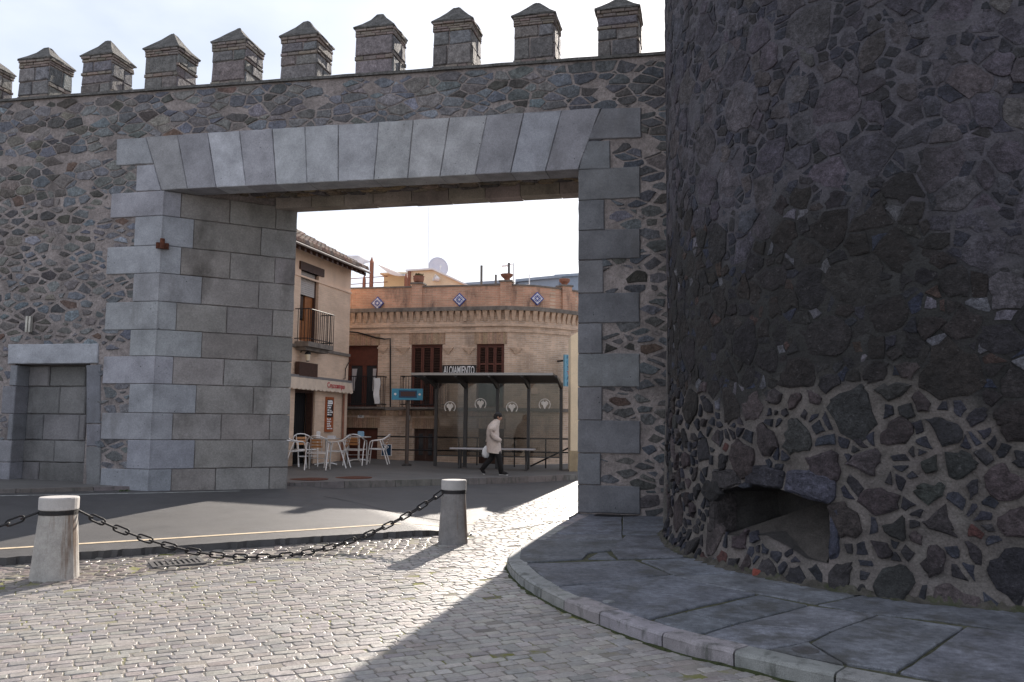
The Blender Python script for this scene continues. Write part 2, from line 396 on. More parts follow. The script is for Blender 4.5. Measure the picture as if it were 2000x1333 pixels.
mb = MB(); xs = [-300, -120, -60, -30] + [-20 + i for i in range(0, 41)] + [30, 60, 120, 300]; ys = [-200, -60, -20] + list(range(-6, 45)) + [60, 120, 300, 600]
mb.add([(x, y, gz(x, y) - .03) for x in xs for y in ys], [(i * len(ys) + j, (i + 1) * len(ys) + j, (i + 1) * len(ys) + j + 1, i * len(ys) + j + 1) for i in range(len(xs) - 1) for j in range(len(ys) - 1)])
mb.build('ground', MT['ground'], kind='structure')

def pl(pxs, o=0.0): return [gp(x, y, o) for x, y in pxs]
def dense(pts, step):
    out = []
    for i in range(len(pts) - 1):
        a, b = Vector(pts[i][:2]), Vector(pts[i + 1][:2]); k = max(1, int((b - a).length / step))
        out += [a.lerp(b, q / k) for q in range(k)]
    out.append(Vector(pts[-1][:2])); return out
DR = Vector((math.cos(R(31)), math.sin(R(31)))); NR = Vector((-DR.y, DR.x))
lipA, lipB = gp(0, 1106), gp(850, 1047)
DL = (lipB.xy - lipA.xy).normalized()
lip = [lipA.xy - DL * 9, lipA.xy, lipB.xy] + [gp(x, y).xy for x, y in ((908, 1043), (960, 1035), (1040, 1018), (1100, 1009))]
kerbF = [gp(565, 958).xy, gp(1128, 939).xy]; DK = (kerbF[1] - kerbF[0]).normalized(); NK = Vector((-DK.y, DK.x))
def onkerb(t): return kerbF[0] + DK * t
lip += [lip[-1] + DK * 2.5, lip[-1] + DK * 12]
near = dense(lip, .06)
def roadh(p): return .009 + .078 * (1 - sstep(((p - lipB.xy).dot(DL) + .25) / .8))
far = []
for p in near:
    t = (p - kerbF[0]).dot(DK); far.append(onkerb(t) + NK * .03)
sheet('asphalt_road', near, far, roadh, MT['asphalt'], 40, drop=.095, jitter=.022)
def stripe(name, pxs, w, o, m):
    pts = dense(pl(pxs, .065), .3); a = []; b = []
    for i, p in enumerate(pts):
        d = (pts[min(i + 1, len(pts) - 1)] - pts[max(i - 1, 0)]).normalized(); nrm = Vector((-d.y, d.x)); a.append(p - nrm * w / 2); b.append(p + nrm * w / 2)
    return sheet(name, a, b, o, m, 1)
stripe('road_line', [(-120, 1085), (0, 1076.5), (300, 1058), (600, 1039), (850, 1022), (945, 1014)], .085, lambda p: roadh(p) + .0045, MT['paint_y'])
stripe('road_line', [(-120, 975), (0, 972), (300, 966), (470, 962)], .07, lambda p: roadh(p) + .0045, MT['paint_w'])
stripe('tar_seam', [(632, 973), (700, 984), (768, 997), (860, 1010)], .03, lambda p: roadh(p) + .004, MT['seam'])
stripe('tar_seam', [(970, 1029), (1040, 1021), (1110, 1009)], .03, lambda p: roadh(p) + .004, MT['seam'])
# far pavement with its kerb stones
fa = [onkerb(t) + NK * .16 for t in np.linspace(-14, 18, 60)]; fb = [p + NK * 16 for p in fa]
FP = sheet('far_pavement', fa, fb, .15, MT['pavement'], 16)
for i in range(-6, 13):
    t0, t1 = i * 1.2 + .006, i * 1.2 + 1.194; q = MB(); c = jitc((.21, .19, .175), .15)
    def kp(t, w, h): p = onkerb(t) + NK * w; return (p.x, p.y, gz(p.x, p.y) + h)
    q.hexa([kp(t0, 0, -.02), kp(t1, 0, -.02), kp(t1, .155, -.02), kp(t0, .155, -.02), kp(t0, .012, .153), kp(t1, .012, .153), kp(t1, .155, .153), kp(t0, .155, .153)], c)
    q.build('kerb_stone', MT['kerb'], parent=FP)
for px, py in ((603, 936), (690, 933)):
    p = gp(px, py, .15); q = MB(); q.lathe((p.x, p.y, p.z - .02), [(.42, 0), (.42, .024), (.38, .027)], 24); q.build('manhole_cover', MT['rust'], parent=FP)
# strip of concrete along the wall foot
# (filled in by the wall section)

# cobbled street
seam = [gp(x, y).xy for x, y in ((-200, 1172), (0, 1159), (150, 1141), (300, 1121), (450, 1104), (600, 1094), (740, 1085), (860, 1066), (915, 1052), (928, 1022), (985, 994), (1060, 976), (1140, 964), (1165, 964))]
kerb_px_top = [(1165, 985), (1128, 1005), (1095, 1020), (1053, 1043), (1018, 1063), (1000, 1075), (991, 1086), (991, 1094), (1000, 1108), (1013.6, 1121), (1032, 1134), (1056.6, 1148), (1101.7, 1170), (1170, 1196), (1230, 1218), (1293, 1238), (1360, 1256), (1433, 1272), (1530, 1296), (1630, 1317), (1760, 1342), (1900, 1366), (2100, 1398)]
kerbN = [gp(x, y, .11).xy for x, y in kerb_px_top]
reg = seam + kerbN + [gp(2200, 1700).xy, gp(-300, 1700).xy]
CS = MB(); poly = [Vector((p.x, p.y, 0)) for p in reg]
gx = []; st = .35
base_pts = [p for p in reg]
xs = np.arange(-9, 9, st); ys = np.arange(2, 14, st)
CS.add([(x, y, gz(x, y) + .0005) for x in xs for y in ys], [(i * len(ys) + j, (i + 1) * len(ys) + j, (i + 1) * len(ys) + j + 1, i * len(ys) + j + 1) for i in range(len(xs) - 1) for j in range(len(ys) - 1)])
CSo = CS.build('cobbled_street', MT['joint'], kind='structure')
ang = R(27); ca, sa = math.cos(ang), math.sin(ang)
gate_reg = [gp(x, y).xy for x, y in ((912, 1049), (928, 1020), (985, 992), (1060, 974), (1170, 960), (1170, 1000), (1105, 1010), (1040, 1021), (965, 1037))]
def gmap(x, y, h): return (x, y, gz(x, y) + h + (roadh(Vector((x, y))) + .002 if y > 11 and inpoly(x, y, gate_reg) else 0))
def in_view(x, y, m=.12):
    return abs(x) < (.62 + m) * y + .4 and 3.6 < y < 18
cells = []
v = -12.0
while v < 20:
    hrow = rnd.uniform(.088, .104); u = -14 + rnd.uniform(0, .2)
    while u < 16:
        w = rnd.uniform(.11, .19)
        wob = .008
        cu, cv = u + w / 2, v + hrow / 2
        x, y = cu * ca - cv * sa, cu * sa + cv * ca
        if in_view(x, y) and inpoly(x, y, reg):
            g = rnd.uniform(.002, .005); pts = []
            for a, b in ((u + g, v + g), (u + w - g, v + g), (u + w - g, v + hrow - g), (u + g, v + hrow - g)):
                a += rnd.uniform(-wob, wob); b += rnd.uniform(-wob, wob) * .8 + .012 * math.sin(a * 1.7 + v)
                pts.append((a * ca - b * sa, a * sa + b * ca))
            cells.append((math.hypot(x, y), pts))
        u += w
    v += hrow
cells.sort(key=lambda c: c[0])
def cobtint():
    base = rnd.choice([(.30, .286, .27), (.28, .268, .258), (.315, .295, .275), (.265, .255, .25), (.29, .275, .258), (.235, .226, .222), (.335, .32, .302), (.275, .25, .236)])
    return jitc(base, .10, .03)
rest = MB()
fr = lambda x, y: abs(x) < .63 * y and y > 5.0
ins = [c for c in cells if fr(sum(p[0] for p in c[1]) / 4, sum(p[1] for p in c[1]) / 4)]
big = set(id(c[1]) for c in ins[:300])
for d, pts in cells:
    h = rnd.uniform(.003, .0085) if rnd.random() > .03 else -.001
    if id(pts) in big:
        q = MB(); q.stone(pts, gmap, h, cobtint(), sink=.02, r=.09, dome=.9, rag=.03); q.build('cobble', MT['cobble'], parent=CSo, smooth=False)
    else: rest.stone(pts, gmap, h, cobtint(), fine=d < 10, sink=.015, r=.09, dome=.9, rag=.03)
rest.build('cobble', MT['cobble'], parent=CSo, kind='stuff')
# gutter strip: small worn stones bedded in mortar between asphalt lip and cobbles
lipw = [p for p in lip[:7]]
greg = [Vector(p) for p in lipw[1:5]] + list(reversed(seam[1:9])); greg = [lipA.xy - DL * 1.5] + greg[0:] + [seam[0]]
sites = []; x0, x1, y0, y1 = -7.5, 1.5, 7.0, 13.2
yy = y0
while yy < y1:
    xx = x0
    while xx < x1:
        sites.append((xx + rnd.uniform(-.035, .035), yy + rnd.uniform(-.03, .03))); xx += .125
    yy += .095
em = [inpoly(a, b, greg) and rnd.random() < .93 for a, b in sites]
gs = MB()
for poly_ in power_cells(sites, [0] * len(sites), em, [.008] * len(sites), reach=.2):
    if poly_: gs.stone(poly_, gmap, rnd.uniform(.004, .013), jitc((.20, .18, .165), .25), fine=True, sink=.012)
gs.build('gutter_stone', MT['cobble'], parent=CSo, kind='stuff')
# drain grate in the gutter
ga, gb, gc = gp(306, 1110), gp(385, 1103), gp(300, 1097)
gu = Vector((gb - ga).xy).normalized(); gn = Vector((-gu.y, gu.x)); L_ = .46; W_ = .26
def gq(a, b, h): p = ga.xy + gu * a + gn * b; return Vector((p.x, p.y, gz(p.x, p.y) + h))
dr = thing('drain_grate', gq(L_ / 2, W_ / 2, 0), 'black iron drain grate set in the gutter beside the asphalt edge', 'drain grate')
q = MB()
q.hexa([gq(-.02, -.02, -.01), gq(L_ + .02, -.02, -.01), gq(L_ + .02, W_ + .02, -.01), gq(-.02, W_ + .02, -.01), gq(-.02, -.02, .011), gq(L_ + .02, -.02, .011), gq(L_ + .02, W_ + .02, .011), gq(-.02, W_ + .02, .011)], (1, 1, 1))
q.build('grate_well', mat('drain dark', (.006, .006, .006), bump=0), parent=dr)
q = MB()
for a0, a1, b0, b1 in ((-.045, 0, -.045, W_ + .045), (L_, L_ + .045, -.045, W_ + .045), (0, L_, -.045, 0), (0, L_, W_, W_ + .045)):
    q.hexa([gq(a0, b0, 0), gq(a1, b0, 0), gq(a1, b1, 0), gq(a0, b1, 0), gq(a0, b0, .022), gq(a1, b0, .022), gq(a1, b1, .022), gq(a0, b1, .022)])
q.build('grate_frame', MT['greyiron'], parent=dr)
for k in range(8):
    a0 = .02 + k * .056; q = MB()
    q.hexa([gq(a0, 0, 0), gq(a0 + .026, 0, 0), gq(a0 + .026, W_, 0), gq(a0, W_, 0), gq(a0, 0, .02), gq(a0 + .026, 0, .02), gq(a0 + .026, W_, .02), gq(a0, W_, .02)]); q.build('grate_bar', MT['greyiron'], parent=dr)

# near pavement: slabs and kerb
PZ = .11
def pmap(x, y, h): return (x, y, gz(x, y) + PZ + h)
SW = MB(); Tc = Vector((0, 0))
inner = [p for p in kerbN]
swreg = kerbN + [Vector((9, 4)), Vector((9, 15)), Vector((1.3, 13.9))]
swin = [Vector((x, y)) for x in np.arange(-.5, 9, .35) for y in np.arange(4, 15, .35) if inpoly(x, y, swreg)]
res = delaunay_2d_cdt([Vector(p) for p in swreg] + swin, [(i, (i + 1) % len(swreg)) for i in range(len(swreg))], [], 1, 1e-5)
SW.add([(p.x, p.y, gz(p.x, p.y) + PZ - .02) for p in res[0]], [tuple(f) for f in res[2]])
SWo = SW.build('near_pavement', MT['moss'], kind='structure')
kd = dense(kerbN, .08)
cum = [0]
for i in range(1, len(kd)): cum.append(cum[-1] + (kd[i] - kd[i - 1]).length)
def knorm(i):
    d = (kd[min(i + 2, len(kd) - 1)] - kd[max(i - 2, 0)]).normalized(); return Vector((-d.y, d.x))
ends_px = [(1128, 1005), (1082, 1027), (1035, 1053), (991, 1091), (1056.6, 1148), (1101.7, 1170), (1170, 1196), (1293, 1238), (1433, 1272), (1630, 1317), (1850, 1357), (2090, 1396)]
ei = [min(range(len(kd)), key=lambda i: (kd[i] - gp(x, y, .11).xy).length) for x, y in ends_px]
KW = .2
for a, b in zip(ei[:-1], ei[1:]):
    if b - a < 2: continue
    q = MB(); rings = []; c = jitc((.33, .32, .315), .1)
    idx = list(range(a, b + 1)); dz = rnd.uniform(-.006, .006)
    for n_, i in enumerate(idx):
        p = Vector(kd[i]); nn = knorm(i)
        if n_ == 0: p = p + (kd[i + 1] - kd[i]).normalized() * .007
        if n_ == len(idx) - 1: p = p - (kd[i] - kd[i - 1]).normalized() * .007
        sec = [(0.0, -.14), (-.0, -.025 + dz), (.012, -.006 + dz), (.03, 0 + dz), (KW - .008, .001 + dz), (KW, -.008 + dz), (KW, -.14)]
        jx = [rnd.uniform(-.004, .004) for _ in sec]
        rings.append([pmap(p.x + nn.x * (o_ + j), p.y + nn.y * (o_ + j), z_ + j * .5) for (o_, z_), j in zip(sec, jx)])
    q.loft(rings, c); q.build('kerb_stone', MT['kerb'], parent=SWo)
kin = [(991, 1086)]
SLABS = [
    [(1060, 1041), (1128, 1004), (1215, 1003), (1215, 1043)], [(1216, 1003), (1330, 1003), (1330, 1045), (1216, 1043)],
    [(1056, 1044), (1215, 1043.5), (1218, 1054), (1037, 1055)],
    [(1036, 1055.5), (1222, 1054.5), (1200, 1073), (1150, 1079), (1138, 1091), (1024, 1098), (1014, 1092), (1016, 1070)],
    [(1223, 1045), (1330, 1045.5), (1345, 1076), (1350, 1087), (1208, 1091), (1192, 1072)],
    [(1148, 1090.5), (1168, 1079), (1186, 1078), (1204, 1092)],
    [(1026, 1101), (1240, 1094), (1309, 1121), (1200, 1135), (1087, 1144.5)],
    [(1252, 1094), (1352, 1089), (1412, 1106), (1452, 1118), (1316, 1122.5)],
    [(1090, 1147), (1202, 1136), (1312, 1124), (1378, 1141), (1476, 1159.5), (1368, 1182), (1268, 1208), (1215, 1197), (1130, 1166)],
    [(1320, 1124), (1456, 1119), (1610, 1141), (1720, 1151), (1592, 1178), (1480, 1158), (1380, 1140)],
    [(1340, 1194.5), (1482, 1161.5), (1578, 1181), (1433, 1217.5)],
    [(1277, 1210), (1336, 1196), (1430, 1218.5), (1366, 1237), (1318, 1226)],
    [(1437, 1219), (1582, 1183), (1713, 1200), (1625, 1231)],
    [(1372, 1239.5), (1434, 1220), (1621, 1232.5), (1575, 1252), (1500, 1266), (1440, 1257)],
    [(1584, 1256), (1626, 1233), (1718, 1201.5), (1882, 1224), (1750, 1310), (1655, 1296)],
    [(1757, 1312), (1888, 1225), (2005, 1239), (2130, 1262), (2130, 1378), (1900, 1342)],
    [(1596, 1179), (1724, 1152), (1900, 1170), (2010, 1186), (2140, 1200), (2140, 1256), (2006, 1236), (1826, 1209), (1717, 1198)],
    [(1504, 1268), (1578, 1254), (1648, 1296), (1590, 1286)], [(2134, 1264), (2144, 1201), (2420, 1235), (2420, 1445), (2134, 1379)],
]
for k, sp in enumerate(SLABS):
    P_ = [gp(x, y, PZ).xy for x, y in sp]; P_ = [(p.x, p.y) for p in P_]
    A_ = sum(P_[i][0] * P_[(i + 1) % len(P_)][1] - P_[(i + 1) % len(P_)][0] * P_[i][1] for i in range(len(P_)))
    dn = []
    for i in range(len(P_)):                     # wavy edges
        a, b = P_[i], P_[(i + 1) % len(P_)]; m_ = max(1, int(math.hypot(a[0] - b[0], a[1] - b[1]) / .16))
        for q_ in range(m_):
            t = q_ / m_; dn.append((a[0] + (b[0] - a[0]) * t + (rnd.uniform(-.008, .008) if q_ else 0), a[1] + (b[1] - a[1]) * t + (rnd.uniform(-.008, .008) if q_ else 0)))
    cx = sum(p[0] for p in dn) / len(dn); cy = sum(p[1] for p in dn) / len(dn)
    def sh(p, g):
        l = math.hypot(p[0] - cx, p[1] - cy) or 1; return (p[0] - (p[0] - cx) / l * g, p[1] - (p[1] - cy) / l * g)
    tx, ty = rnd.uniform(-.004, .004), rnd.uniform(-.004, .004); dz = rnd.uniform(-.005, .003)
    f_ = lambda p, h: pmap(p[0], p[1], h + dz + (p[0] - cx) * tx + (p[1] - cy) * ty)
    q = MB(); q.loft([[f_(sh(p, .006), -.06) for p in dn], [f_(sh(p, .006), -.009) for p in dn], [f_(sh(p, .018), 0) for p in dn]], jitc((.21, .215, .225), .16, .03))
    q.build('paving_slab', MT['slab'], parent=SWo)
def moss_run(pts, w, name, hofs, mk):
    q = MB(); vs = []; n = len(pts)
    for i, p in enumerate(pts):
        d = (pts[min(i + 1, n - 1)] - pts[max(i - 1, 0)]).normalized(); nn = Vector((-d.y, d.x)); ww = w * rnd.uniform(.1, 1.0)
        for t, hh in ((0, .012), (.55, .010), (1, -.006)):
            a = p - nn * ww * t; vs.append((a.x, a.y, gz(a.x, a.y) + hofs + hh * rnd.uniform(.6, 1.4)))
    q.add(vs, [(i * 3 + k, i * 3 + k + 1, (i + 1) * 3 + k + 1, (i + 1) * 3 + k) for i in range(n - 1) for k in range(2)]); return q.build(name, MT['green'], kind='stuff', parent=mk)
moss_run(kd, .05, 'moss_line', .002, CSo)
for (px, py, r_, nm) in ((1189, 1176, .055, 'cement_plug'), (1573, 1271, .09, 'access_cover')):
    p = gp(px, py, PZ); q = MB(); q.lathe((p.x, p.y, p.z - .02), [(r_, 0), (r_, .024), (r_ * .9, .027)], 20, (.4, .4, .38) if nm == 'cement_plug' else (.13, .12, .12)); q.build(nm, MT['slab'], parent=SWo)
p = gp(1218, 1008, PZ); q = MB(); q.add([pmap(p.x + a, p.y + b, .0022) for a, b in ((-.48, -.02), (-.4, .18), (-.05, .2), (.28, .14), (.2, -.06), (-.2, -.1))], [(0, 1, 2, 3, 4, 5)]); q.build('iron_cover', MT['iron'], parent=SWo)
p = gp(1479, 1124, PZ); q = MB(); q.stone([(p.x - .05, p.y - .03), (p.x + .05, p.y - .035), (p.x + .055, p.y + .02), (p.x - .045, p.y + .03)], pmap, .055, (.22, .06, .045), r=.12)
tag(q.build('brick_fragment', MT['oldbrick']), 'loose red brick fragment lying on the pavement at the tower foot', 'brick piece')

# ------------------------------------------------------------------ the crenellated gate wall
J = gp(1128, 1003, .11); G = Frame((J.x, J.y), (math.cos(R(13)), -math.sin(R(13)))); T = 1.68
sL = G.P(300, 780)[0]; sB = G.P(566, 800, -T)[0]
V = Frame(G.w(sL, 0, 0).xy, (G.w(sB, -T, 0) - G.w(sL, 0, 0)).xy)
def zl(px, py): return G.P(px, py)[1]
def zline(p, q):
    a, b = G.P(*p), G.P(*q); return lambda s: a[1] + (b[1] - a[1]) * (s - a[0]) / (b[0] - a[0])
zlint = zline((320, 373), (1130, 333)); ztop = zline((0, 200), (1297, 108)); zvous = zline((290, 268), (1172, 212))
ZU = 6.12
W0, W1 = -15.0, 4.5
n0, n1 = G.P(20, 830)[0], G.P(169, 830)[0]; nz = G.P(90, 711)[1]
wall = thing('gate_wall', G.w(-4, -T / 2, 0), 'long grey rubble stone town wall with a flat arched gateway and battlements', 'town wall')
q = MB(); PR = .03
def gh(q, s0b, s1b, o0, o1, z0, z1, s0t=None, s1t=None, sbk0=None, sbk1=None):
    q.fbox(G, s0b, s1b, o0, o1, z0, z1)
def prism(q, plan, z0, z1):                      # plan: [(s,o)] ; z may be callables of s
    f0 = z0 if callable(z0) else (lambda s: z0); f1 = z1 if callable(z1) else (lambda s: z1)
    q.loft([[G.w(s, o, f0(s)) for s, o in plan], [G.w(s, o, f1(s)) for s, o in plan]])
ND = .32
prism(q, [(W0, 0), (n0, 0), (n0, -T), (W0, -T)], -.4, ZU)
prism(q, [(n0, -ND - .06), (n1, -ND - .06), (n1, -T), (n0, -T)], -.4, nz)
prism(q, [(n0, 0), (n1, 0), (n1, -T), (n0, -T)], nz, ZU)
prism(q, [(n1, 0), (sL - .045, 0), (sB - .045, -T), (n1, -T)], -.4, ZU)
prism(q, [(.03, 0), (W1, 0), (W1, -T), (.05, -T)], -.4, ZU)
prism(q, [(W0, 0), (W1, 0), (W1, -T), (W0, -T)], ZU, lambda s: ztop(s))
q.build('mortar_core', MT['mortar'], parent=wall)
# coping
q = MB(); n_ = 60; rings = []
for i in range(n_ + 1):
    s = W0 + (W1 - W0) * i / n_; e = rnd.uniform(-.012, .012)
    rings.append([G.w(s, .055 + e, ztop(s) - .005), G.w(s, .04 + e, ztop(s) + .05), G.w(s, -T, ztop(s) + .06), G.w(s, -T, ztop(s) - .005)])
q.loft(rings); q.build('coping', MT['cap'], parent=wall)

blocks = []                                      # (s,z) polygons covered by dressed stone
GT = [(.28, .28, .29), (.31, .31, .32), (.26, .26, .27), (.32, .318, .322), (.27, .265, .265)]
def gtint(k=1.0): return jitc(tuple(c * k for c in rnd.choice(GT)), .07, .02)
def quad_block(name, poly, ob, of, m='granite', k=1.0, ch=.012, track=True):
    q = MB(); q.blockpoly(G, ragpoly(inset(poly, .005), .11, .0045), ob, of + rnd.uniform(-.006, .006), ch, gtint(k)); 
    if track: blocks.append(poly)
    return q.build(name, MT[m], parent=wall)
# left quoins and splayed reveal
rows_y = [374, 422.5, 480, 534, 589, 644, 695.7, 750, 807, 860, 917.5, 966]
lx = [219, 265, 211, 262, 208, 256, 203.5, 254, 200, 250, 198]
rj = [[785, 1000, 1200], [840, 1135], [785, 1000, 1195], [875, 1125], [765, 985, 1185], [875, 1118], [750, 972, 1178], [850, 1100], [748, 960, 1170], [843, 1095], [742, 935, 1168]]
tend = (G.w(sB, -T, 0) - G.w(sL, 0, 0)).xy.length
zr = [zl(305, y) for y in rows_y]
PRV = .008
for k in range(11):
    z1, z0 = zr[k] - .004, zr[k + 1] + .004
    ym = (rows_y[k] + rows_y[k + 1]) / 2
    su = G.P(lx[k], ym)[0]
    ts = [V.P(x / 2.2222, ym)[0] for x in rj[k]]
    t1 = ts[0]; ch = .01
    def plan(e): return [G.w(su + .004 + e, PR - e, 0), G.w(sL - .0, PR - e, 0) - Vector((V.D.x, V.D.y, 0)) * 0, V.w(.02, PRV - e, 0), V.w(t1 - .004 - e, PRV - e, 0), V.w(t1 - .004 - e, -.2, 0), G.w(sL - .25, -.3, 0), G.w(su + .004 + e, -.22, 0)]
    rings = []
    for z, e in ((z0, ch), (z0 + ch, 0), (z1 - ch, 0), (z1, ch)):
        rings.append([Vector((p.x, p.y, z)) for p in plan(e)])
    q = MB(); q.loft(rings, gtint(.97)); q.build('quoin', MT['granite'], parent=wall)
    blocks.append([(su, z0), (sL, z0), (sL, z1), (su, z1)])
    edges = [t1] + ts[1:] + [tend + .01]
    for a, b in zip(edges[:-1], edges[1:]):
        if b - a < .05: continue
        q = MB(); last = b > tend
        q.blockpoly(V, ragpoly(inset([(a, z0 - .004), (b, z0 - .004), (b, z1 + .004), (a, z1 + .004)], .006), .11, .005), -.22, PRV + (rnd.uniform(-.007, .006)), .011, jitc(rnd.choice([(.29, .28, .275), (.27, .26, .25), (.31, .30, .295), (.25, .24, .23)]), .1, .02))
        q.build('reveal_block', MT['soot_granite'], parent=wall)
# back faces of the pier ends, right reveal blocks
rq = [52, 147, 240, 337, 430, 522, 625, 718, 812, 915, 1018, 1120, 1218, 1305]
rq = [180 + v / 1.5875 for v in rq]
zq = [zl(1150, y) for y in rq]
rl = [None, None, 1251, 1181, 1251, 1179, 1250, 1177, 1250, 1177, 1251, 1174, 1251]
for k in range(2, 13):
    se = G.P(rl[k], (rq[k] + rq[k + 1]) / 2)[0]
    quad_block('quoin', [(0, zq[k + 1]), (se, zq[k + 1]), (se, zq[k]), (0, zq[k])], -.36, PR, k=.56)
    q = MB(); F2 = Frame(G.w(0, 0, 0).xy, -G.n)   # right reveal, facing the opening
    z0, z1 = zq[k + 1], zq[k]
    cut = rnd.uniform(.8, 1.2)
    for o0, o1 in ((-.37, -cut), (-cut - .008, -T)):
        q = MB(); q.fbox(G, .012, .3, o1, o0, z0 + .004, z1 - .004, jitc((.3, .28, .26), .1)); q.build('reveal_block', MT['soot_granite'], parent=wall)
# springers
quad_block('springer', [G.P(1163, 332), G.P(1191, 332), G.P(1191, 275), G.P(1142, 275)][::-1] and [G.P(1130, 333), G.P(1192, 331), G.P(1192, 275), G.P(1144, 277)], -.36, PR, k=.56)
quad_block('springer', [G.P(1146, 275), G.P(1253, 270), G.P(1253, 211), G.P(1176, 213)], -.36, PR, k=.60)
quad_block('springer', [G.P(228, 325), G.P(301, 320.5), G.P(286.5, 269), G.P(229, 273)], -.36, PR)
quad_block('springer', [G.P(266, 375), G.P(316.5, 373.5), G.P(302, 322), G.P(268, 324)], -.36, PR)
top = [286.5, 348, 407, 469, 533, 597, 662, 741, 808, 879, 952, 1024, 1098, 1174]; bot = [317, 368, 424, 482, 541, 601, 662, 731, 797, 860, 929, 998, 1066, 1130]
for k in range(13):
    def yt(x): return 268 + (212 - 268) * (x - 290) / (1172 - 290)
    def yb(x): return 373 + (333 - 373) * (x - 320) / 810
    p = [G.P(bot[k], yb(bot[k])), G.P(bot[k + 1], yb(bot[k + 1])), G.P(top[k + 1], yt(top[k + 1])), G.P(top[k], yt(top[k]))]
    quad_block('voussoir', p, -.42, PR + .004, k=rnd.choice([1.0, 1.15, 1.3, 1.35]) if k < 10 else .92, ch=.01)
# back lintel, seen from below, and the rubble soffit
zb = 5.86; s_ = sB - .3; bl = []
while s_ < .4: bl.append(s_); s_ += rnd.uniform(.55, .85)
bl.append(.6)
for a, b in zip(bl[:-1], bl[1:]):
    q = MB(); dz = rnd.uniform(-.006, .008); e = .006
    q.loft([[G.w(a + e, -T - .01, zb + dz), G.w(b - e, -T - .01, zb + dz), G.w(b - e, -T + .34, zb + dz), G.w(a + e, -T + .34, zb + dz)], [G.w(a + e, -T - .01, ZU + .02), G.w(b - e, -T - .01, ZU + .02), G.w(b - e, -T + .36, ZU + .02), G.w(a + e, -T + .36, ZU + .02)]], jitc((.30, .27, .24), .12))
    q.build('lintel_block', MT['soot_granite'], parent=wall)
q = MB(); q.fbox(G, sB - .3, .3, -T + .03, -T + .3, zb + .035, ZU - .002); q.build('lintel_core', MT['mortar'], parent=wall)
q = MB(); q.fbox(G, sL, .06, -T + .34, -.42, ZU - .035, ZU - .002); q.build('soffit_mortar', MT['mortar'], parent=wall)
sites = []; yy = .43
while yy < T - .3:
    xx = sL
    while xx < .1: sites.append((xx + rnd.uniform(-.09, .09), yy + rnd.uniform(-.04, .04))); xx += rnd.uniform(.25, .42)
    yy += .14
for poly_ in power_cells(sites, [rnd.uniform(-.004, .004) for _ in sites], [True] * len(sites), [.012] * len(sites), ax=1.8, reach=.35, planes=((0, -1, -.43), (0, 1, T - .36), (1, 0, .02))):
    if poly_:
        q = MB(); q.stone(poly_, lambda a, b, h: G.w(a, -b, ZU - .03 - h), rnd.uniform(.02, .06), jitc(rnd.choice([(.24, .19, .13), (.30, .22, .13), (.18, .14, .10), (.14, .12, .11)]), .2), sink=-.0)
        q.build('soffit_stone', MT['rubble'], parent=wall)
# blocked doorway
quad_block('niche_lintel', [G.P(17, 712), G.P(193, 710.5), G.P(194, 671), G.P(18, 673)], -.4, PR + .01, k=1.2)
nj = [(712, 754), (755, 800), (801, 864), (865, 912), (913, 958)]
for y0, y1 in ((713, 828), (829, 872), (873, 966)):
    quad_block('niche_jamb', [G.P(169, y1), G.P(197, y1), G.P(198, y0), G.P(169, y0)], -ND, PR - .012, k=.64)
lj = [(20, 34), (4, 46), (16, 30), (-25, 44), (-35, 30)]
infill = [(713, 754, [99, 169]), (754, 809, [118, 169]), (809, 861, [86, 157, 169]), (861, 905, [46, 108, 169]), (905, 950, [78, 169])]
for k, (y0, y1, xs_) in enumerate(infill):
    zt, z0 = zl(90, y0), zl(90, y1)
    a = G.P(lj[k][0], (y0 + y1) / 2)[0]; b = n0 + .03
    quad_block('niche_jamb', [(a, z0), (b + .05, z0), (b + .05, zt), (a, zt)], -ND, PR - .01, k=.74)
    prev = b + .05
    for x in xs_:
        e = G.P(x, (y0 + y1) / 2, -ND)[0]
        e = min(e, n1 + .02)
        if e - prev > .08:
            quad_block('infill_block', [(prev, z0), (e, z0), (e, zt), (prev, zt)], -ND - .3, -ND + .03 + rnd.uniform(-.01, .02), m='soot_granite', k=.62, ch=.018, track=False)
        prev = e
blocks.append([(n0, -1), (n1, -1), (n1, nz), (n0, nz)])
OPEN = [(sL, -1), (0, -1), (0, zlint(0)), (sL, zlint(sL))]
# rubble stones
def covered(s, z, pad=.0):
    if sL - pad < s < 0 + pad and z < 5.95: return True
    for b in blocks:
        ss = [p[0] for p in b]; zz = [p[1] for p in b]
        if min(ss) < s < max(ss) and min(zz) < z < max(zz) and inpoly(s, z, b): return True
    return False
sites = []; z = .15
while z < 8.05:
    rh = rnd.uniform(.14, .23); s = -13.2 + rnd.uniform(0, .3)
    while s < 2.2:
        w = rnd.uniform(.24, .52) * (1.0 if z > 5.2 else .9)
        sites.append((s + w / 2, z + rh / 2 + rnd.uniform(-.035, .035))); s += w
        if rnd.random() < .75: sites.append((s + rnd.uniform(-.07, .07), z + rnd.uniform(-.03, .03)))
    z += rh
em = [not covered(a, b) and b < ztop(a) - .04 and rnd.random() < .93 for a, b in sites]
wts = [rnd.uniform(-.006, .009) for _ in sites]
gaps = [rnd.uniform(.004, .012) if b > 5.9 else rnd.uniform(.010, .030) for a, b in sites]
ct = (ztop(0) - ztop(-12)) / 12; ln_ = math.hypot(ct, 1)
cells = power_cells(sites, wts, em, gaps, ax=2.0, reach=.42, planes=((-ct / ln_, 1 / ln_, (ztop(0) - .03) / ln_),))
RT = [(.165, .17, .185), (.185, .187, .192), (.14, .147, .165), (.20, .195, .19), (.165, .16, .15), (.12, .118, .12), (.195, .18, .165), (.155, .168, .176), (.18, .176, .178), (.21, .19, .175), (.15, .14, .13)]
RTo = [(.17, .11, .085), (.08, .07, .06), (.25, .26, .28), (.10, .09, .08)]
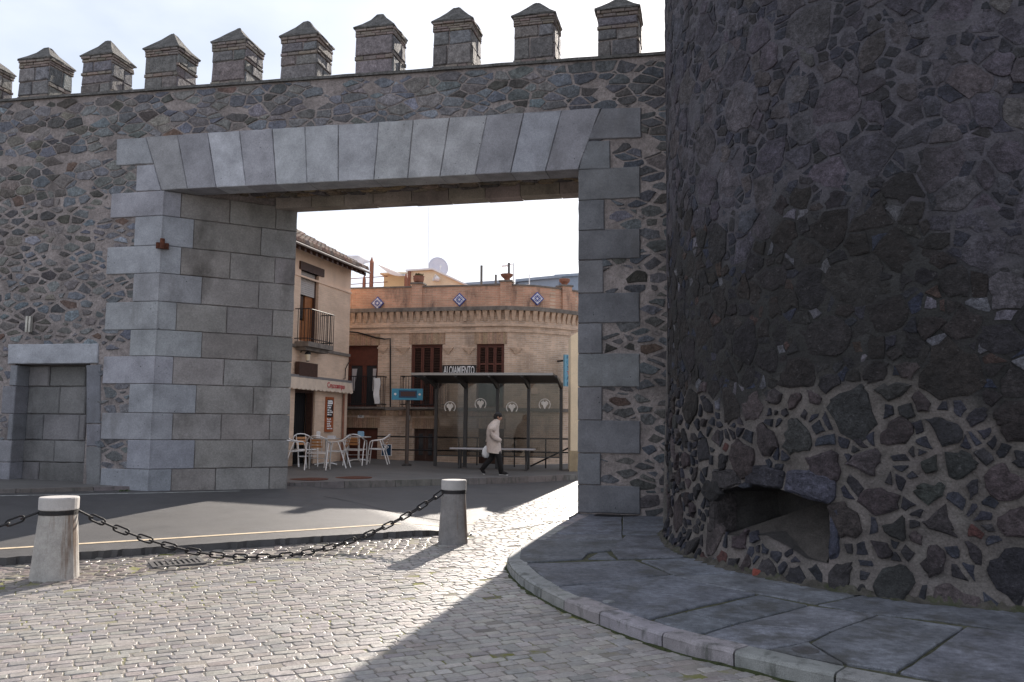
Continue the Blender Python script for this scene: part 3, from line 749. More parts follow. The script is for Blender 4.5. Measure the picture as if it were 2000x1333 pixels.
def rtint(s, z_):
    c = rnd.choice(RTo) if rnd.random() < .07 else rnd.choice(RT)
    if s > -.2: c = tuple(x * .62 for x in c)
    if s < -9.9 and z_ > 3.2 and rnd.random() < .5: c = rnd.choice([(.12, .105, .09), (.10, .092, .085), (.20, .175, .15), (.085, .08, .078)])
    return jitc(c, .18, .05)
lst = []
for (s, z), c in zip(sites, cells):
    if not c: continue
    p = G.w(s, 0, z); d = (p - Vector((0, 0, CAMZ))).length
    vis = -11.4 < s < 1.0
    lst.append((parea(c) / d ** 2 if vis else 0, s, z, c))
lst.sort(key=lambda t: -t[0]); rest = MB()
for k, (_, s, z, c) in enumerate(lst):
    h = rnd.uniform(.004, .022); mp = lambda a, b, hh: G.w(a, hh, b)
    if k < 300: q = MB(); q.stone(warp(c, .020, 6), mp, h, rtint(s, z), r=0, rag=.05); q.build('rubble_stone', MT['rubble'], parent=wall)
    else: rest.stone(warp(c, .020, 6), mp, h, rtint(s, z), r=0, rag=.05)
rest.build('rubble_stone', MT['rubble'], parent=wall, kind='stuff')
# strip of concrete at the wall foot (left)
a_ = [G.w(s, .75, 0).xy for s in np.linspace(-15, -11.2, 6)] + [G.w(s, .55, 0).xy for s in np.linspace(-10.8, -8.6, 6)]; b_ = [G.w(s, -.4, 0).xy for s in np.linspace(-15, -8.6, 12)]
sheet('wall_foot_strip', a_, b_, .091, MT['pavement'], 3, drop=.02)
# weed at the quoin foot
def tuft(mb, c, r, n, h, tint):
    for _ in range(n):
        a = rnd.uniform(0, 6.28); d = rnd.uniform(0, r); x, y = c[0] + d * math.cos(a), c[1] + d * math.sin(a); l = rnd.uniform(.4, 1) * h; b = rnd.uniform(0, 6.28); w = l * .22
        tip = (x + math.cos(b) * l * .7, y + math.sin(b) * l * .7, c[2] + l); s_, c_ = math.sin(b) * w, math.cos(b) * w
        mb.add([(x, y, c[2]), (x + math.cos(b) * l * .4 - s_, y + math.sin(b) * l * .4 + c_, c[2] + l * .6), tip, (x + math.cos(b) * l * .4 + s_, y + math.sin(b) * l * .4 - c_, c[2] + l * .6)], [(0, 1, 2, 3)], jitc(tint, .3))
MT['leaf'] = mat('weed leaf', (1, 1, 1), tint=True, bump=0, rough=.6)
q = MB(); p = gp(242, 963, .055); tuft(q, (p.x, p.y - .03, p.z), .12, 60, .07, (.05, .075, .025)); tag(q.build('weed', MT['leaf'], org=p), 'small green weed growing at the foot of the left gate pier', 'weed', kind='stuff')
# pintle, wall fixture
c = V.P(318, 478); q = MB()
pin = thing('iron_pintle', V.w(c[0], 0, c[1]), 'rusty iron hinge stub fixed near the top of the left gate reveal', 'iron hinge')
q.fbox(V, c[0] - .12, c[0] + .1, .005, .07, c[1] - .09, c[1] + .02); q.build('hinge_plate', MT['rust'], parent=pin)
q = MB(); q.tube([V.w(c[0] - .02, .1, c[1] - .1), V.w(c[0] - .02, .1, c[1] + .09)], .045, 10); q.build('hinge_pin', MT['rust'], parent=pin)
lf = thing('wall_bracket', G.w(G.P(55, 633)[0], 0, G.P(55, 633)[1]), 'pale twin rod metal bracket on the wall above the blocked doorway', 'bracket')
for x in (53, 59):
    s0, zt = G.P(x, 618, .08); _, zb_ = G.P(x, 649, .08); q = MB(); q.fbox(G, s0 - .022, s0 + .022, .03, .09, zb_, zt); q.build('rod', mat('aged metal', (.42, .40, .36), rough=.5, metallic=.3), parent=lf)

# merlons
MX = [(None), (82, 95, 30, 118, 34, 93, 199, 194), (202, 82, 153, 110, 157, 215, 188, 184), (330, 68, 278, 97, 281, 344, 176, 171), (463, 57, 408, 83, 412, 477, 165, 160), (598, 43, 543, 72, 547, 617, 153, 148), (743, 29, 688, 56, 693, 766, 141, 136), (893, 16, 840, 43, 845, 920, 129, 125), (1047, 7, 997, 32, 1003, 1081, 120, 117), (1205, -3, 1160, 20, 1167, 1246, 109, 108)]
SF = lambda s1: Frame(G.w(s1, -.03, 0).xy, -G.n)
mdat = []
for m in MX[1:]:
    s0 = G.P(m[4], m[6], -.03)[0]; s1 = G.P(m[5], m[7], -.03)[0]
    ze = G.P(m[2], m[3], .04)[1]; za = G.P(m[0], m[1], -.34)[1]; mdat.append((s0, s1, ze, za))
sp = mdat[1][0] - mdat[0][0]; w_ = mdat[0][1] - mdat[0][0]
mdat.insert(0, (mdat[0][0] - sp, mdat[0][1] - sp, mdat[0][2] + .01, mdat[0][3] + .01))
MD = .62
for (s0, s1, ze, za) in mdat:
    zb0 = ztop((s0 + s1) / 2) + .045
    q = MB(); q.fbox(G, s0 + .01, s1 - .01, -.03 - MD + .01, -.04, zb0 - .03, ze); mer = q.build('merlon', MT['mortar'], parent=wall)
    mer_ = mer; H_ = ze - zb0
    q = MB(); e = rnd.uniform(.034, .046); zz = ze; cs, co_ = (s0 + s1) / 2, -.03 - MD / 2
    r0 = [(s0 - e, -.03 + e), (s1 + e, -.03 + e), (s1 + e, -.03 - MD - e), (s0 - e, -.03 - MD - e)]
    def ring(k, z, jit=.01):
        out = []
        for i in range(4):
            a, b = r0[i], r0[(i + 1) % 4]
            for t in (0, .25, .5, .75):
                s_, o_ = a[0] + (b[0] - a[0]) * t, a[1] + (b[1] - a[1]) * t
                out.append(G.w(cs + (s_ - cs) * k + rnd.uniform(-jit, jit), co_ + (o_ - co_) * k + rnd.uniform(-jit, jit), z + rnd.uniform(-jit, jit)))
        return out
    q.loft([ring(.9, ze - .01), ring(1, ze + .005), ring(1.0, ze + .03), ring(.70, ze + .03 + (za - ze) * .27), ring(.40, ze + .03 + (za - ze) * .56, .012), ring(.15, za - .03, .01), ring(.05, za, .006)])
    q.build('cap', MT['cap'], parent=mer)
    st_t = [(.20, .185, .175), (.17, .165, .165), (.22, .20, .185), (.15, .14, .135), (.19, .165, .15)]; br_t = [(.20, .165, .145), (.175, .15, .135), (.21, .175, .15)]
    for F_, a0, a1 in ((Frame(G.w(0, -.03, 0).xy, G.D), s0, s1), (SF(s1), 0, MD)):
        zc = zb0; bb = MB()
        v1 = rnd.uniform(-.08, .08); plan_ = rnd.choice([[('s', .36 + v1), ('b', .09), ('s', .38 - v1), ('b', .17)], [('s', .30 + v1), ('s', .24), ('b', .07), ('s', .25 - v1), ('b', .14)], [('b', .08), ('s', .40 + v1), ('s', .32 - v1), ('b', .20)]])
        for kind_, fr_ in plan_:
            hh = H_ * fr_
            if kind_ == 's':
                x = a0; nn = rnd.choice([1, 2, 2, 2]); cut = [a0] + ([a0 + (a1 - a0) * rnd.uniform(.35, .65)] if nn == 2 else []) + [a1]
                for u0, u1 in zip(cut[:-1], cut[1:]):
                    pol = [(u0 + .008, zc + .008), (u1 - .008, zc + .008 + rnd.uniform(0, .02)), (u1 - .008 - rnd.uniform(0, .02), zc + hh - .008), (u0 + .008 + rnd.uniform(0, .02), zc + hh - .008 - rnd.uniform(0, .02))]
                    q = MB(); q.blockpoly(F_, pol, -.06, rnd.uniform(.012, .03), .014, jitc(rnd.choice(st_t), .15)); q.build('stone', MT['rubble'], parent=mer)
            else:
                nr = max(1, int(hh / .042)); rh = hh / nr
                for r_ in range(nr):
                    u = a0 - rnd.uniform(0, .12)
                    while u < a1:
                        v_ = u + rnd.uniform(.16, .26); u0, u1 = max(u, a0 - .005), min(v_ - .008, a1 + .005)
                        if u1 - u0 > .03: bb.blockpoly(F_, [(u0, zc + r_ * rh + .004), (u1, zc + r_ * rh + .004), (u1, zc + (r_ + 1) * rh - .004), (u0, zc + (r_ + 1) * rh - .004)], -.03, rnd.uniform(.012, .03) + (.018 if fr_ > .13 and r_ == nr - 1 else 0), .006, jitc(rnd.choice(br_t), .2))
                        u = v_
            zc += hh
        bb.build('brick_course', MT['oldbrick'], parent=mer, kind='stuff')

# ------------------------------------------------------------------ the round tower
k_ = .190; b1 = gp(1600, 1143, PZ).xy; b2 = gp(2000, 1190, PZ).xy
best = None
for R_ in np.linspace(3, 7, 200):
    for cy in np.linspace(8, 14, 240):
        cx = math.sqrt(1 + k_ * k_) * R_ + k_ * cy
        e = abs(math.hypot(cx - b1.x, cy - b1.y) - R_) + abs(math.hypot(cx - b2.x, cy - b2.y) - R_)
        if best is None or e < best[0]: best = (e, R_, cx, cy)
_, TR, TX, TY = best
print('tower', best)
def tang(px, py):                                # pixel -> (arc length, z) on the tower
    d = ray(px, py); a = d.x ** 2 + d.y ** 2; b = -2 * (d.x * TX + d.y * TY); c = TX ** 2 + TY ** 2 - TR ** 2
    D_ = max(0, b * b - 4 * a * c); t = (-b - math.sqrt(D_)) / (2 * a)
    th = math.atan2(d.y * t - TY, d.x * t - TX) % (2 * math.pi)
    return th * TR, CAMZ + d.z * t
def tbulge(z): return .10 * max(0, 1 - (z - .1) / .5) ** 2
def tmap(s, z, h):
    th = s / TR; r = TR + h + tbulge(z); return Vector((TX + r * math.cos(th), TY + r * math.sin(th), z))
tower = thing('round_tower', (TX, TY, 0), 'massive dark round rubble stone tower standing right of the gateway', 'tower')
S0, S1 = R(150) * TR, R(268) * TR; ZT = 10.5
hole_px = [(1402, 1043), (1396, 1000), (1398, 962), (1440, 950), (1480, 946), (1525, 956), (1570, 973), (1618, 985), (1621, 1040), (1622, 1100), (1580, 1090), (1540, 1066), (1500, 1046), (1450, 1046)]
hole = [tang(x, y) for x, y in hole_px]
pts = []; st = .16
for s in np.arange(S0 + st, S1 - .05, st):
    for z in np.arange(.0, ZT, st):
        x, y = s + rnd.uniform(-.03, .03), z + rnd.uniform(-.03, .03)
        if not inpoly(x, y, hole): pts.append(Vector((x, y)))
nb = len(hole); hv = [Vector(h) for h in hole]
bd = [Vector((S0, -.3)), Vector((S1, -.3)), Vector((S1, ZT + .2)), Vector((S0, ZT + .2))]
allp = hv + bd + pts
edges = [(i, (i + 1) % nb) for i in range(nb)] + [(nb + i, nb + (i + 1) % 4) for i in range(4)]
res = delaunay_2d_cdt(allp, edges, [], 0, 1e-6)
q = MB(); vs = res[0]
q.add([tmap(p.x, p.y, rnd.uniform(-.012, .012)) for p in vs], [tuple(f) for f in res[2] if not inpoly(sum(vs[i].x for i in f) / len(f), sum(vs[i].y for i in f) / len(f), hole)])
n_ = 40                                          # the side away from the street, and a lid
for i in range(n_):
    a0, a1 = S1 + (S0 + 2 * math.pi * TR - S1) * i / n_, S1 + (S0 + 2 * math.pi * TR - S1) * (i + 1) / n_
    q.add([tmap(a0, -.3, 0), tmap(a1, -.3, 0), tmap(a1, ZT + .2, 0), tmap(a0, ZT + .2, 0)], [(0, 1, 2, 3)])
q.add([tmap(2 * math.pi * TR * i / 64, ZT + .2, 0) for i in range(64)], [tuple(range(64))])
MT['towermortar'] = mat('tower mortar', (1, 1, 1), tint=True, var=.35, scale=5, bump=1.0, bscale=24, bdist=.025, fine=.25)
# colour zones of the mortar: pale repointing low down, soot-dark band, weathered grey above
def zone(s, z):
    e = .16 * math.sin(s * 2.3) + .1 * math.sin(s * 5.1 + 1)
    a = sstep((z - 1.78 - e) / .3); b = sstep((z - 3.5 - e * 2 + .5 * sstep((s - 12.5) / 3)) / .9)
    return a, b
def tmort(s, z):
    a, b = zone(s, z); lo, mi, hi = (.128, .113, .105), (.028, .027, .027), (.072, .068, .079)
    c = tuple(l + (m - l) * a for l, m in zip(lo, mi)); return tuple(x + (h - x) * b for x, h in zip(c, hi))
q.t = []
for v in q.v:
    s = (math.atan2(v.y - TY, v.x - TX) % (2 * math.pi)) * TR; q.t.append(jitc(tmort(s, v.z), .12, .02))
q.build('mortar_shell', MT['towermortar'], parent=tower)
# recess behind the hole
q = MB(); hc = (sum(h[0] for h in hole) / nb, sum(h[1] for h in hole) / nb)
def ringh(k, dpt, lift=0): return [tmap(hc[0] + (s - hc[0]) * k, hc[1] + (z - hc[1]) * k + lift * (1 if z < hc[1] else .2), -dpt) for s, z in hole]
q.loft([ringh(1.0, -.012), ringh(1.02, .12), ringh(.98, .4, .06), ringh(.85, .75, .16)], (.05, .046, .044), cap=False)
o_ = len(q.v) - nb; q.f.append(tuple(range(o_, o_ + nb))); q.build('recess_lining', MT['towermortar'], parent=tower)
zs0, zs1 = tang(1400, 1040), tang(1620, 1090)
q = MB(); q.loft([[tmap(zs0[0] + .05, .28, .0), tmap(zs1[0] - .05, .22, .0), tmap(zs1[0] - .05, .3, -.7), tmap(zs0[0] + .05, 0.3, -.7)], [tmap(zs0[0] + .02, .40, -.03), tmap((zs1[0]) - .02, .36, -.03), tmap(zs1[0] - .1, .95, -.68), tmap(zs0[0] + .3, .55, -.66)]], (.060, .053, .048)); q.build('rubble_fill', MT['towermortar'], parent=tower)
tb = []
def tblock(pxs, of=.05, ob=-.3, tint=(.12, .125, .15), nm='recess_stone'):
    P_ = [tang(x, y) for x, y in pxs]; tb.append(P_); P2 = chaikin(ragpoly(P_, .07, .012), .2); cx_ = sum(p[0] for p in P2) / len(P2); cz_ = sum(p[1] for p in P2) / len(P2); qi = [(cx_ + (a - cx_) * .84, cz_ + (b - cz_) * .8) for a, b in P2]
    q = MB(); q.loft([[tmap(s, z, ob) for s, z in P2], [tmap(s, z, of - .03) for s, z in P2], [tmap(s, z, of + rnd.uniform(-.008, .008)) for s, z in qi]], tint); q.build(nm, MT['tstone'], parent=tower)
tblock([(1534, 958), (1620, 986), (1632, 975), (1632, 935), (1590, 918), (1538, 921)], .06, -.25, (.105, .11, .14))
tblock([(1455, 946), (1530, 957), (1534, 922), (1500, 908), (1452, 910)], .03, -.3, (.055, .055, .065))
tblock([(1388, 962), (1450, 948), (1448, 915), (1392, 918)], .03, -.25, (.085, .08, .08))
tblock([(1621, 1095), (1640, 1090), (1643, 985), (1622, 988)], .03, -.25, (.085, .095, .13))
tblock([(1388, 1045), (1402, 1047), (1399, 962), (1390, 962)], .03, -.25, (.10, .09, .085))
# stones: big ones by dart throwing, pebbles between
big_, peb = [], []
def near_ok(s, z, r, L):
    for a, b, rr in L:
        if abs(a - s) < r + rr and math.hypot(a - s, b - z) < (r + rr): return False
    return True
def inhole(s, z, pad=0):
    if inpoly(s, z, hole): return True
    return any(inpoly(s, z, b) for b in tb)
for _ in range(9000):
    s, z = rnd.uniform(S0 + .1, S1), rnd.uniform(.12, 8.2); low = z < 1.9
    r = rnd.choice([.16, .2, .26, .12, .22, .14]) if low else rnd.choice([.15, .2, .25, .28, .12, .17, .1])
    if _ > 3500: r *= .75
    if _ > 6500: r = rnd.uniform(.06, .10)
    rr = r * (1.0 if low else .92)
    if near_ok(s, z, rr, big_): big_.append((s, z, rr))
sites = [(a, b) for a, b, r in big_]; wts = [r * r * .9 for a, b, r in big_]
n_big = len(sites)
for _ in range(9000):
    s, z = rnd.uniform(S0 + .1, S1), rnd.uniform(.12, 8.2)
    r = rnd.uniform(.022, .045)
    if near_ok(s, z, r * .85, big_) and near_ok(s, z, r, peb): peb.append((s, z, r))
sites += [(a, b) for a, b, r in peb]; wts += [r * r * .9 for a, b, r in peb]
em = [not inhole(a, b) for a, b in sites]
def tgap(s, z, r):
    a, b = zone(s, z); return (.034 if r > .07 else .014) * (1 - a) + .007 * a * (1 - b) + .006 * b + rnd.uniform(0, .008)
gaps = [tgap(a, b, r) for a, b, r in big_ + peb]
cells = power_cells(sites, wts, em, gaps, ax=1.0, reach=.42)
LOWT = [(.055, .05, .05), (.075, .062, .06), (.045, .045, .05), (.085, .07, .07), (.06, .065, .06), (.10, .085, .085)]
MIDT = [(.036, .034, .034), (.04, .036, .033), (.034, .033, .036), (.044, .04, .04), (.038, .034, .031)]
HIT = [(.106, .101, .116), (.114, .108, .12), (.098, .096, .114), (.110, .104, .105), (.118, .11, .118), (.086, .083, .096)]
PEB = [(.05, .055, .072), (.046, .049, .06), (.062, .066, .082), (.055, .054, .058)]; PEBM = [(.045, .055, .085), (.045, .048, .06), (.04, .04, .045), (.05, .047, .045), (.05, .047, .045), (.16, .165, .18), (.07, .05, .042)]
def ttint(s, z, r):
    a, b = zone(s, z)
    if r < .05:
        if rnd.random() < .022 and a < .5: return (.13, .06, .052)
        c = rnd.choice(PEBM if a > .5 and b < .5 else PEB)
    else:
        x = rnd.random(); c = rnd.choice(HIT) if b > x else (rnd.choice(MIDT) if a > x else rnd.choice(LOWT))
        if rnd.random() < .018: c = (.11, .12, .145) if rnd.random() < .6 else (.11, .07, .06)
    return jitc(c, .2, .04)
def twarp(c, r): return warp(warp(c, .10, 2.6, 9.0, 2) if r >= .05 else c, .06 if r > .1 else .03, 4.6, 3.0, 1 if r >= .05 else 2)
lst = []
for (s, z, r), c in zip(big_ + peb, cells):
    if not c: continue
    p = tmap(s, z, 0); d = (p - Vector((0, 0, CAMZ))).length; th = s / TR
    vn = Vector((math.cos(th), math.sin(th))).dot((-p.xy).normalized())
    v_ = at = abs(p.x) < .64 * p.y and z < CAMZ + .55 * p.y
    lst.append((parea(c) / d ** 2 * max(0, vn) if v_ else 0, s, z, r, c))
lst.sort(key=lambda t: -t[0]); rest = MB()
for k, (_, s, z, r, c) in enumerate(lst):
    a, b = zone(s, z); h = (rnd.uniform(.02, .055) * (1 - a) + rnd.uniform(.004, .018) * a * (1 - b) + rnd.uniform(.004, .016) * b) * (1 if r > .05 else .6)
    if k < 300: q = MB(); q.stone(twarp(c, r), tmap, h, ttint(s, z, r), r=0, rag=.05); q.build('tower_stone', MT['tstone'], parent=tower)
    else: rest.stone(twarp(c, r), tmap, h, ttint(s, z, r), r=0, rag=.05)
rest.build('tower_stone', MT['tstone'], parent=tower, kind='stuff')

q = MB(); vs = []; n_ = 150
for i in range(n_ + 1):                          # crumbled mortar, dirt and moss banked against the tower foot
    th = R(160) + (R(250) - R(160)) * i / n_; w = rnd.uniform(.03, .11)
    for k_, (dr_, hh) in enumerate(((-.02, rnd.uniform(.02, .07)), (.35, rnd.uniform(.006, .018)), (1, -.004))):
        r_ = TR + .10 + w * dr_; x, y = TX + r_ * math.cos(th), TY + r_ * math.sin(th); vs.append((x, y, gz(x, y) + PZ + hh))
q.add(vs, [(i * 3 + k, i * 3 + k + 1, (i + 1) * 3 + k + 1, (i + 1) * 3 + k) for i in range(n_) for k in range(2)]); q.build('foot_dirt', MT['dirt'], parent=tower, kind='stuff')

# ------------------------------------------------------------------ buildings beyond the gate
BT = dict(c1=(.61, .445, .33), c2=(.46, .335, .25), m=(.60, .50, .41))
MT['brick'] = mat('tan brick', brick=BT, var=.22, scale=.8, bump=.5, bscale=60, fine=.12, stain=((.10, .075, .06), (1.4, 1.4, .5), .52, .74, .55), mid=(2.5, .18))
MT['brickcap'] = mat('tan brick trim', (.54, .40, .30), var=.25, scale=7, bump=.4, bscale=50)
MT['parapet'] = mat('pink brick', brick=dict(c1=(.58, .32, .22), c2=(.45, .26, .18), m=(.52, .38, .28), h=.055, w=.24), var=.28, scale=1.4, bump=.5, stain=((.07, .055, .05), (3, 3, .9), .54, .72, .8))
MT['ledge'] = mat('dirty ledge', (.17, .148, .13), var=.4, scale=6, bump=.6)
MT['redwood'] = mat('red brown wood', (.105, .032, .020), rough=.55, var=.25, scale=9, bump=.2, spec=.4)
MT['darkwood'] = mat('dark wood', (.06, .03, .022), rough=.6, var=.3, scale=12, bump=.3)
MT['doorwood'] = mat('orange brown door wood', (.26, .10, .035), rough=.45, var=.25, scale=10, bump=.1)
MT['glass'] = mat('window glass', (.03, .035, .04), rough=.06, spec=.7, var=.1, bump=0, fine=0)
MT['darkin'] = mat('dark interior', (.010, .009, .010), bump=0, var=.1)
MT['cream'] = mat('cream render', (.74, .55, .42), var=.12, scale=1.3, bump=.25, bscale=50, fine=.08, stain=((.25, .17, .12), (1.6, 1.6, .5), .58, .8, .4))
MT['cafebrick'] = mat('pale washed brick', brick=dict(c1=(.71, .53, .40), c2=(.63, .46, .34), m=(.65, .51, .40), h=.055, w=.24, ms=.006), var=.16, scale=1.2, bump=.5)
MT['yellow'] = mat('yellow render', (.74, .60, .37), var=.1, scale=1.0, bump=.15)
MT['cream2'] = mat('sunny cream render', (.80, .67, .48), var=.1, scale=1.4, bump=.15)
MT['rooftile'] = mat('clay roof tile', (1, 1, 1), tint=True, var=.3, scale=12, bump=.6)
MT['terra'] = mat('terracotta', (.27, .125, .085), var=.2, scale=9, bump=.2)
MT['white'] = mat('white paint', (.78, .78, .78), var=.06, bump=.05, rough=.5)
MT['alu'] = mat('brushed aluminium', (.74, .73, .72), rough=.38, metallic=.65, var=.08, bump=.05, fine=.05)
MT['slatwood'] = mat('varnished slat', (.42, .20, .08), rough=.45, var=.2, scale=20, bump=.1)
MT['canvas'] = mat('sand canvas', (.60, .49, .39), var=.1, scale=6, bump=.2, bscale=200, bdist=.002)
MT['sail'] = mat('white sail cloth', (.80, .79, .80), var=.05, bump=.1)
_nt = MT['sail'].node_tree; _o = [n for n in _nt.nodes if n.type == 'OUTPUT_MATERIAL'][0]; _b = [n for n in _nt.nodes if n.type == 'BSDF_PRINCIPLED'][0]
_t = _nt.nodes.new('ShaderNodeBsdfTranslucent'); _t.inputs[0].default_value = (.8, .79, .8, 1); _m = _nt.nodes.new('ShaderNodeMixShader'); _m.inputs[0].default_value = .5
_nt.links.new(_b.outputs[0], _m.inputs[1]); _nt.links.new(_t.outputs[0], _m.inputs[2]); _nt.links.new(_m.outputs[0], _o.inputs[0])
MT['signblack'] = mat('black sign face', (.012, .012, .014), rough=.35, var=.1, bump=0)
MT['shelter'] = mat('dark shelter metal', (.035, .033, .033), rough=.45, var=.15, bump=.05, spec=.5)
MT['bluepl'] = mat('turquoise blue casing', (.05, .26, .40), rough=.4, var=.15, bump=.05)
MT['blue'] = mat('dark blue sign face', (.012, .05, .11), rough=.4, var=.1, bump=0)
MT['redled'] = mat('dim red display', (.05, .012, .012), rough=.3, var=.4, scale=40, bump=0)
MT['redtext'] = mat('red lettering', (.42, .03, .045), rough=.6, var=.1, bump=0)
MT['roofblue'] = mat('blue grey roofing', (.28, .33, .40), var=.1, bump=.1)

mA = at_depth(683, 800, 26.0); mB = at_depth(985, 800, 25.0)
F1 = Frame(mA.xy, (mB - mA).xy); sA, sBq = 0.0, (mB - mA).xy.length
def fz(px, py): return F1.P(px, py)[1]
def fs(px, py=750): return F1.P(px, py)[0]
zPar = fz(975, 558); zCor = fz(975, 607); zC2 = fz(975, 633); zStr = fz(900, 648); zSil = fz(850, 796); zB = -.1
arc = [(1042, 25.15), (1090, 25.6), (1128, 26.15), (1160, 26.9), (1190, 28.2), (1205, 30), (1215, 34)]
pts2 = [F1.w(sBq, 0, 0).xy] + [at_depth(x, 800, d).xy for x, d in arc]
back = thing('brick_building', F1.w(sBq / 2, -1, 0), 'two storey tan brick building with curved corner, pink parapet and diamond tile plaques', 'building')
holes = [(fs(655), fs(737), zSil, fz(737, 675)), (fs(802), fs(863), zSil, fz(830, 673)), (fs(930), fs(995) if fs(995) < sBq else sBq - .02, zSil, fz(960, 672)),
         (fs(672, 870), fs(737, 870), zB, fz(705, 836)), (fs(808, 870), fs(850, 870), zB, fz(830, 838)), (fs(934, 870), fs(984, 870), zB, fz(960, 838))]
q = MB(); q.panel(F1, -4, sBq, zB, zCor, holes, .22); q.build('wall', MT['brick'], parent=back, uvf=F1.uv)
def seg_frames():
    out = []; acc = sBq
    for a, b in zip(pts2[:-1], pts2[1:]): out.append((Frame(a, b - a), (b - a).length)); 
    return out
SEG = seg_frames()
def arcuv(co):
    best = None; acc = sBq
    for f, l in SEG:
        p = Vector((co.x, co.y)) - f.O; t = p.dot(f.D); d = abs(p.dot(f.n)) + max(0, -t) + max(0, t - l)
        if best is None or d < best[0]: best = (d, acc + t)
        acc += l
    return (best[1], co.z)
q = MB()
for f, l in SEG: q.panel(f, 0, l, zB, zCor)
q.build('curved_wall', MT['brick'], parent=back, uvf=arcuv)
outline = [F1.w(-4, 0, 0).xy, F1.w(sBq, 0, 0).xy] + pts2[1:]
def offs(pts, o):
    out = []
    for i, p in enumerate(pts):
        a = (pts[min(i + 1, len(pts) - 1)] - pts[max(i - 1, 0)]).normalized()
        if i and i < len(pts) - 1:
            d1 = (p - pts[i - 1]).normalized(); d2 = (pts[i + 1] - p).normalized(); n1 = Vector((d1.y, -d1.x)); n2 = Vector((d2.y, -d2.x)); m = (n1 + n2).normalized(); k = 1 / max(.5, m.dot(n1)); out.append(p + m * o * k)
        else: out.append(p + Vector((a.y, -a.x)) * o)
    return out
def band(name, z0, z1, o0, o1, m, uvf=None):
    a, b = offs(outline, o0), offs(outline, o1); q = MB()
    q.loft([[(p1.x, p1.y, z0), (p1.x, p1.y, z1), (p0.x, p0.y, z1), (p0.x, p0.y, z0)] for p0, p1 in zip(a, b)])
    return q.build(name, m, parent=back, uvf=uvf)
band('parapet', zCor + .12, zPar, -.25, .0, MT['parapet'], arcuv if False else (lambda co: F1.uv(co)))
band('coping', zPar, zPar + .045, -.28, .03, MT['ledge'])
band('cornice', zCor, zCor + .12, -.1, .16, MT['ledge'])
band('cornice_base', zC2 - .07, zC2, -.02, .05, MT['brickcap'])
band('string_course', zStr - .03, zStr + .03, -.02, .035, MT['brickcap'])
band('sill_course', zSil - .10, zSil, -.02, .07, MT['ledge'])
ol = dense(outline, .02); acc = 0; nx_ = 3.6
cl_ = [0]
for i in range(1, len(ol)): cl_.append(cl_[-1] + (ol[i] - ol[i - 1]).length)
t_ = 3.4
while t_ < 12.5:
    i = min(range(len(cl_)), key=lambda k: abs(cl_[k] - t_)); d = (ol[min(i + 3, len(ol) - 1)] - ol[max(i - 3, 0)]).normalized(); f = Frame(ol[i], d)
    q = MB(); hh = zCor - zC2; q.loft([[f.w(-.045, -.02, zC2 + hh * .25), f.w(.045, -.02, zC2 + hh * .25), f.w(.045, .03, zC2 + hh * .25), f.w(-.045, .03, zC2 + hh * .25)], [f.w(-.055, -.02, zC2 + hh * .55), f.w(.055, -.02, zC2 + hh * .55), f.w(.055, .06, zC2 + hh * .55), f.w(-.055, .06, zC2 + hh * .55)], [f.w(-.075, -.02, zCor), f.w(.075, -.02, zCor), f.w(.075, .13, zCor), f.w(-.075, .13, zCor)]])
    q.build('dentil', MT['brickcap'], parent=back); t_ += .215
# soldier course bricks over openings and beneath the sill course
for a, b, z0, z1, st in [(h[0] - .08, h[1] + .08, h[3], h[3] + .36, .07) for h in holes[:3]] + [(h[0] - .06, h[1] + .06, h[3], h[3] + .32, .07) for h in holes[3:]] + [(-.2, sBq, zSil - .26, zSil - .105, .14)]:
    q = MB(); x = a
    while x < b - .02: q.fbox(F1, x + .004, min(b, x + st - .006), -.02, .012 if st < .1 else .035, z0, z1, jitc((.38, .26, .18), .15)); x += st
    q.build('soldier_course', MT['oldbrick'], parent=back, kind='stuff')
# brick V pendants beside the window heads
for xa, xb in ((738, 758), (777, 800), (866, 886), (905, 928), (997, 1019)):
    f, off = F1, 0
    sa, sb = fs(xa, 680), fs(xb, 680)
    if sb > sBq: f = SEG[0][0]; sa, sb = f.P(xa, 680)[0], f.P(xb, 680)[0]
    zt, z0 = fz(xa, 679), fz(xa, 692); m = (sa + sb) / 2; q = MB()
    for i in range(5):
        k = 1 - i / 5.0; zz0 = zt - (zt - z0) * (i + 1) / 5; zz1 = zt - (zt - z0) * i / 5
        q.fbox(f, m - (m - sa) * k, m + (sb - m) * k, -.02, .05 * k + .012, zz0, zz1)
    q.build('brick_pendant', MT['brickcap'], parent=back)
# pilasters on the parapet
POTS = []
for px in (815, 988, 1106):
    if px < 1000: f = F1; s = f.P(px, 585)[0]
    else: f = SEG[1][0]; s = f.P(px, 585)[0]
    q = MB(); q.fbox(f, s - .17, s + .17, -.27, .07, zCor + .12, zPar + .10); q.build('pilaster', MT['parapet'], parent=back, uvf=f.uv)
    q = MB(); q.fbox(f, s - .21, s + .21, -.3, .10, zPar + .10, zPar + .15); q.build('pilaster_cap', MT['ledge'], parent=back); POTS.append(f.w(s, -.1, zPar + .151))
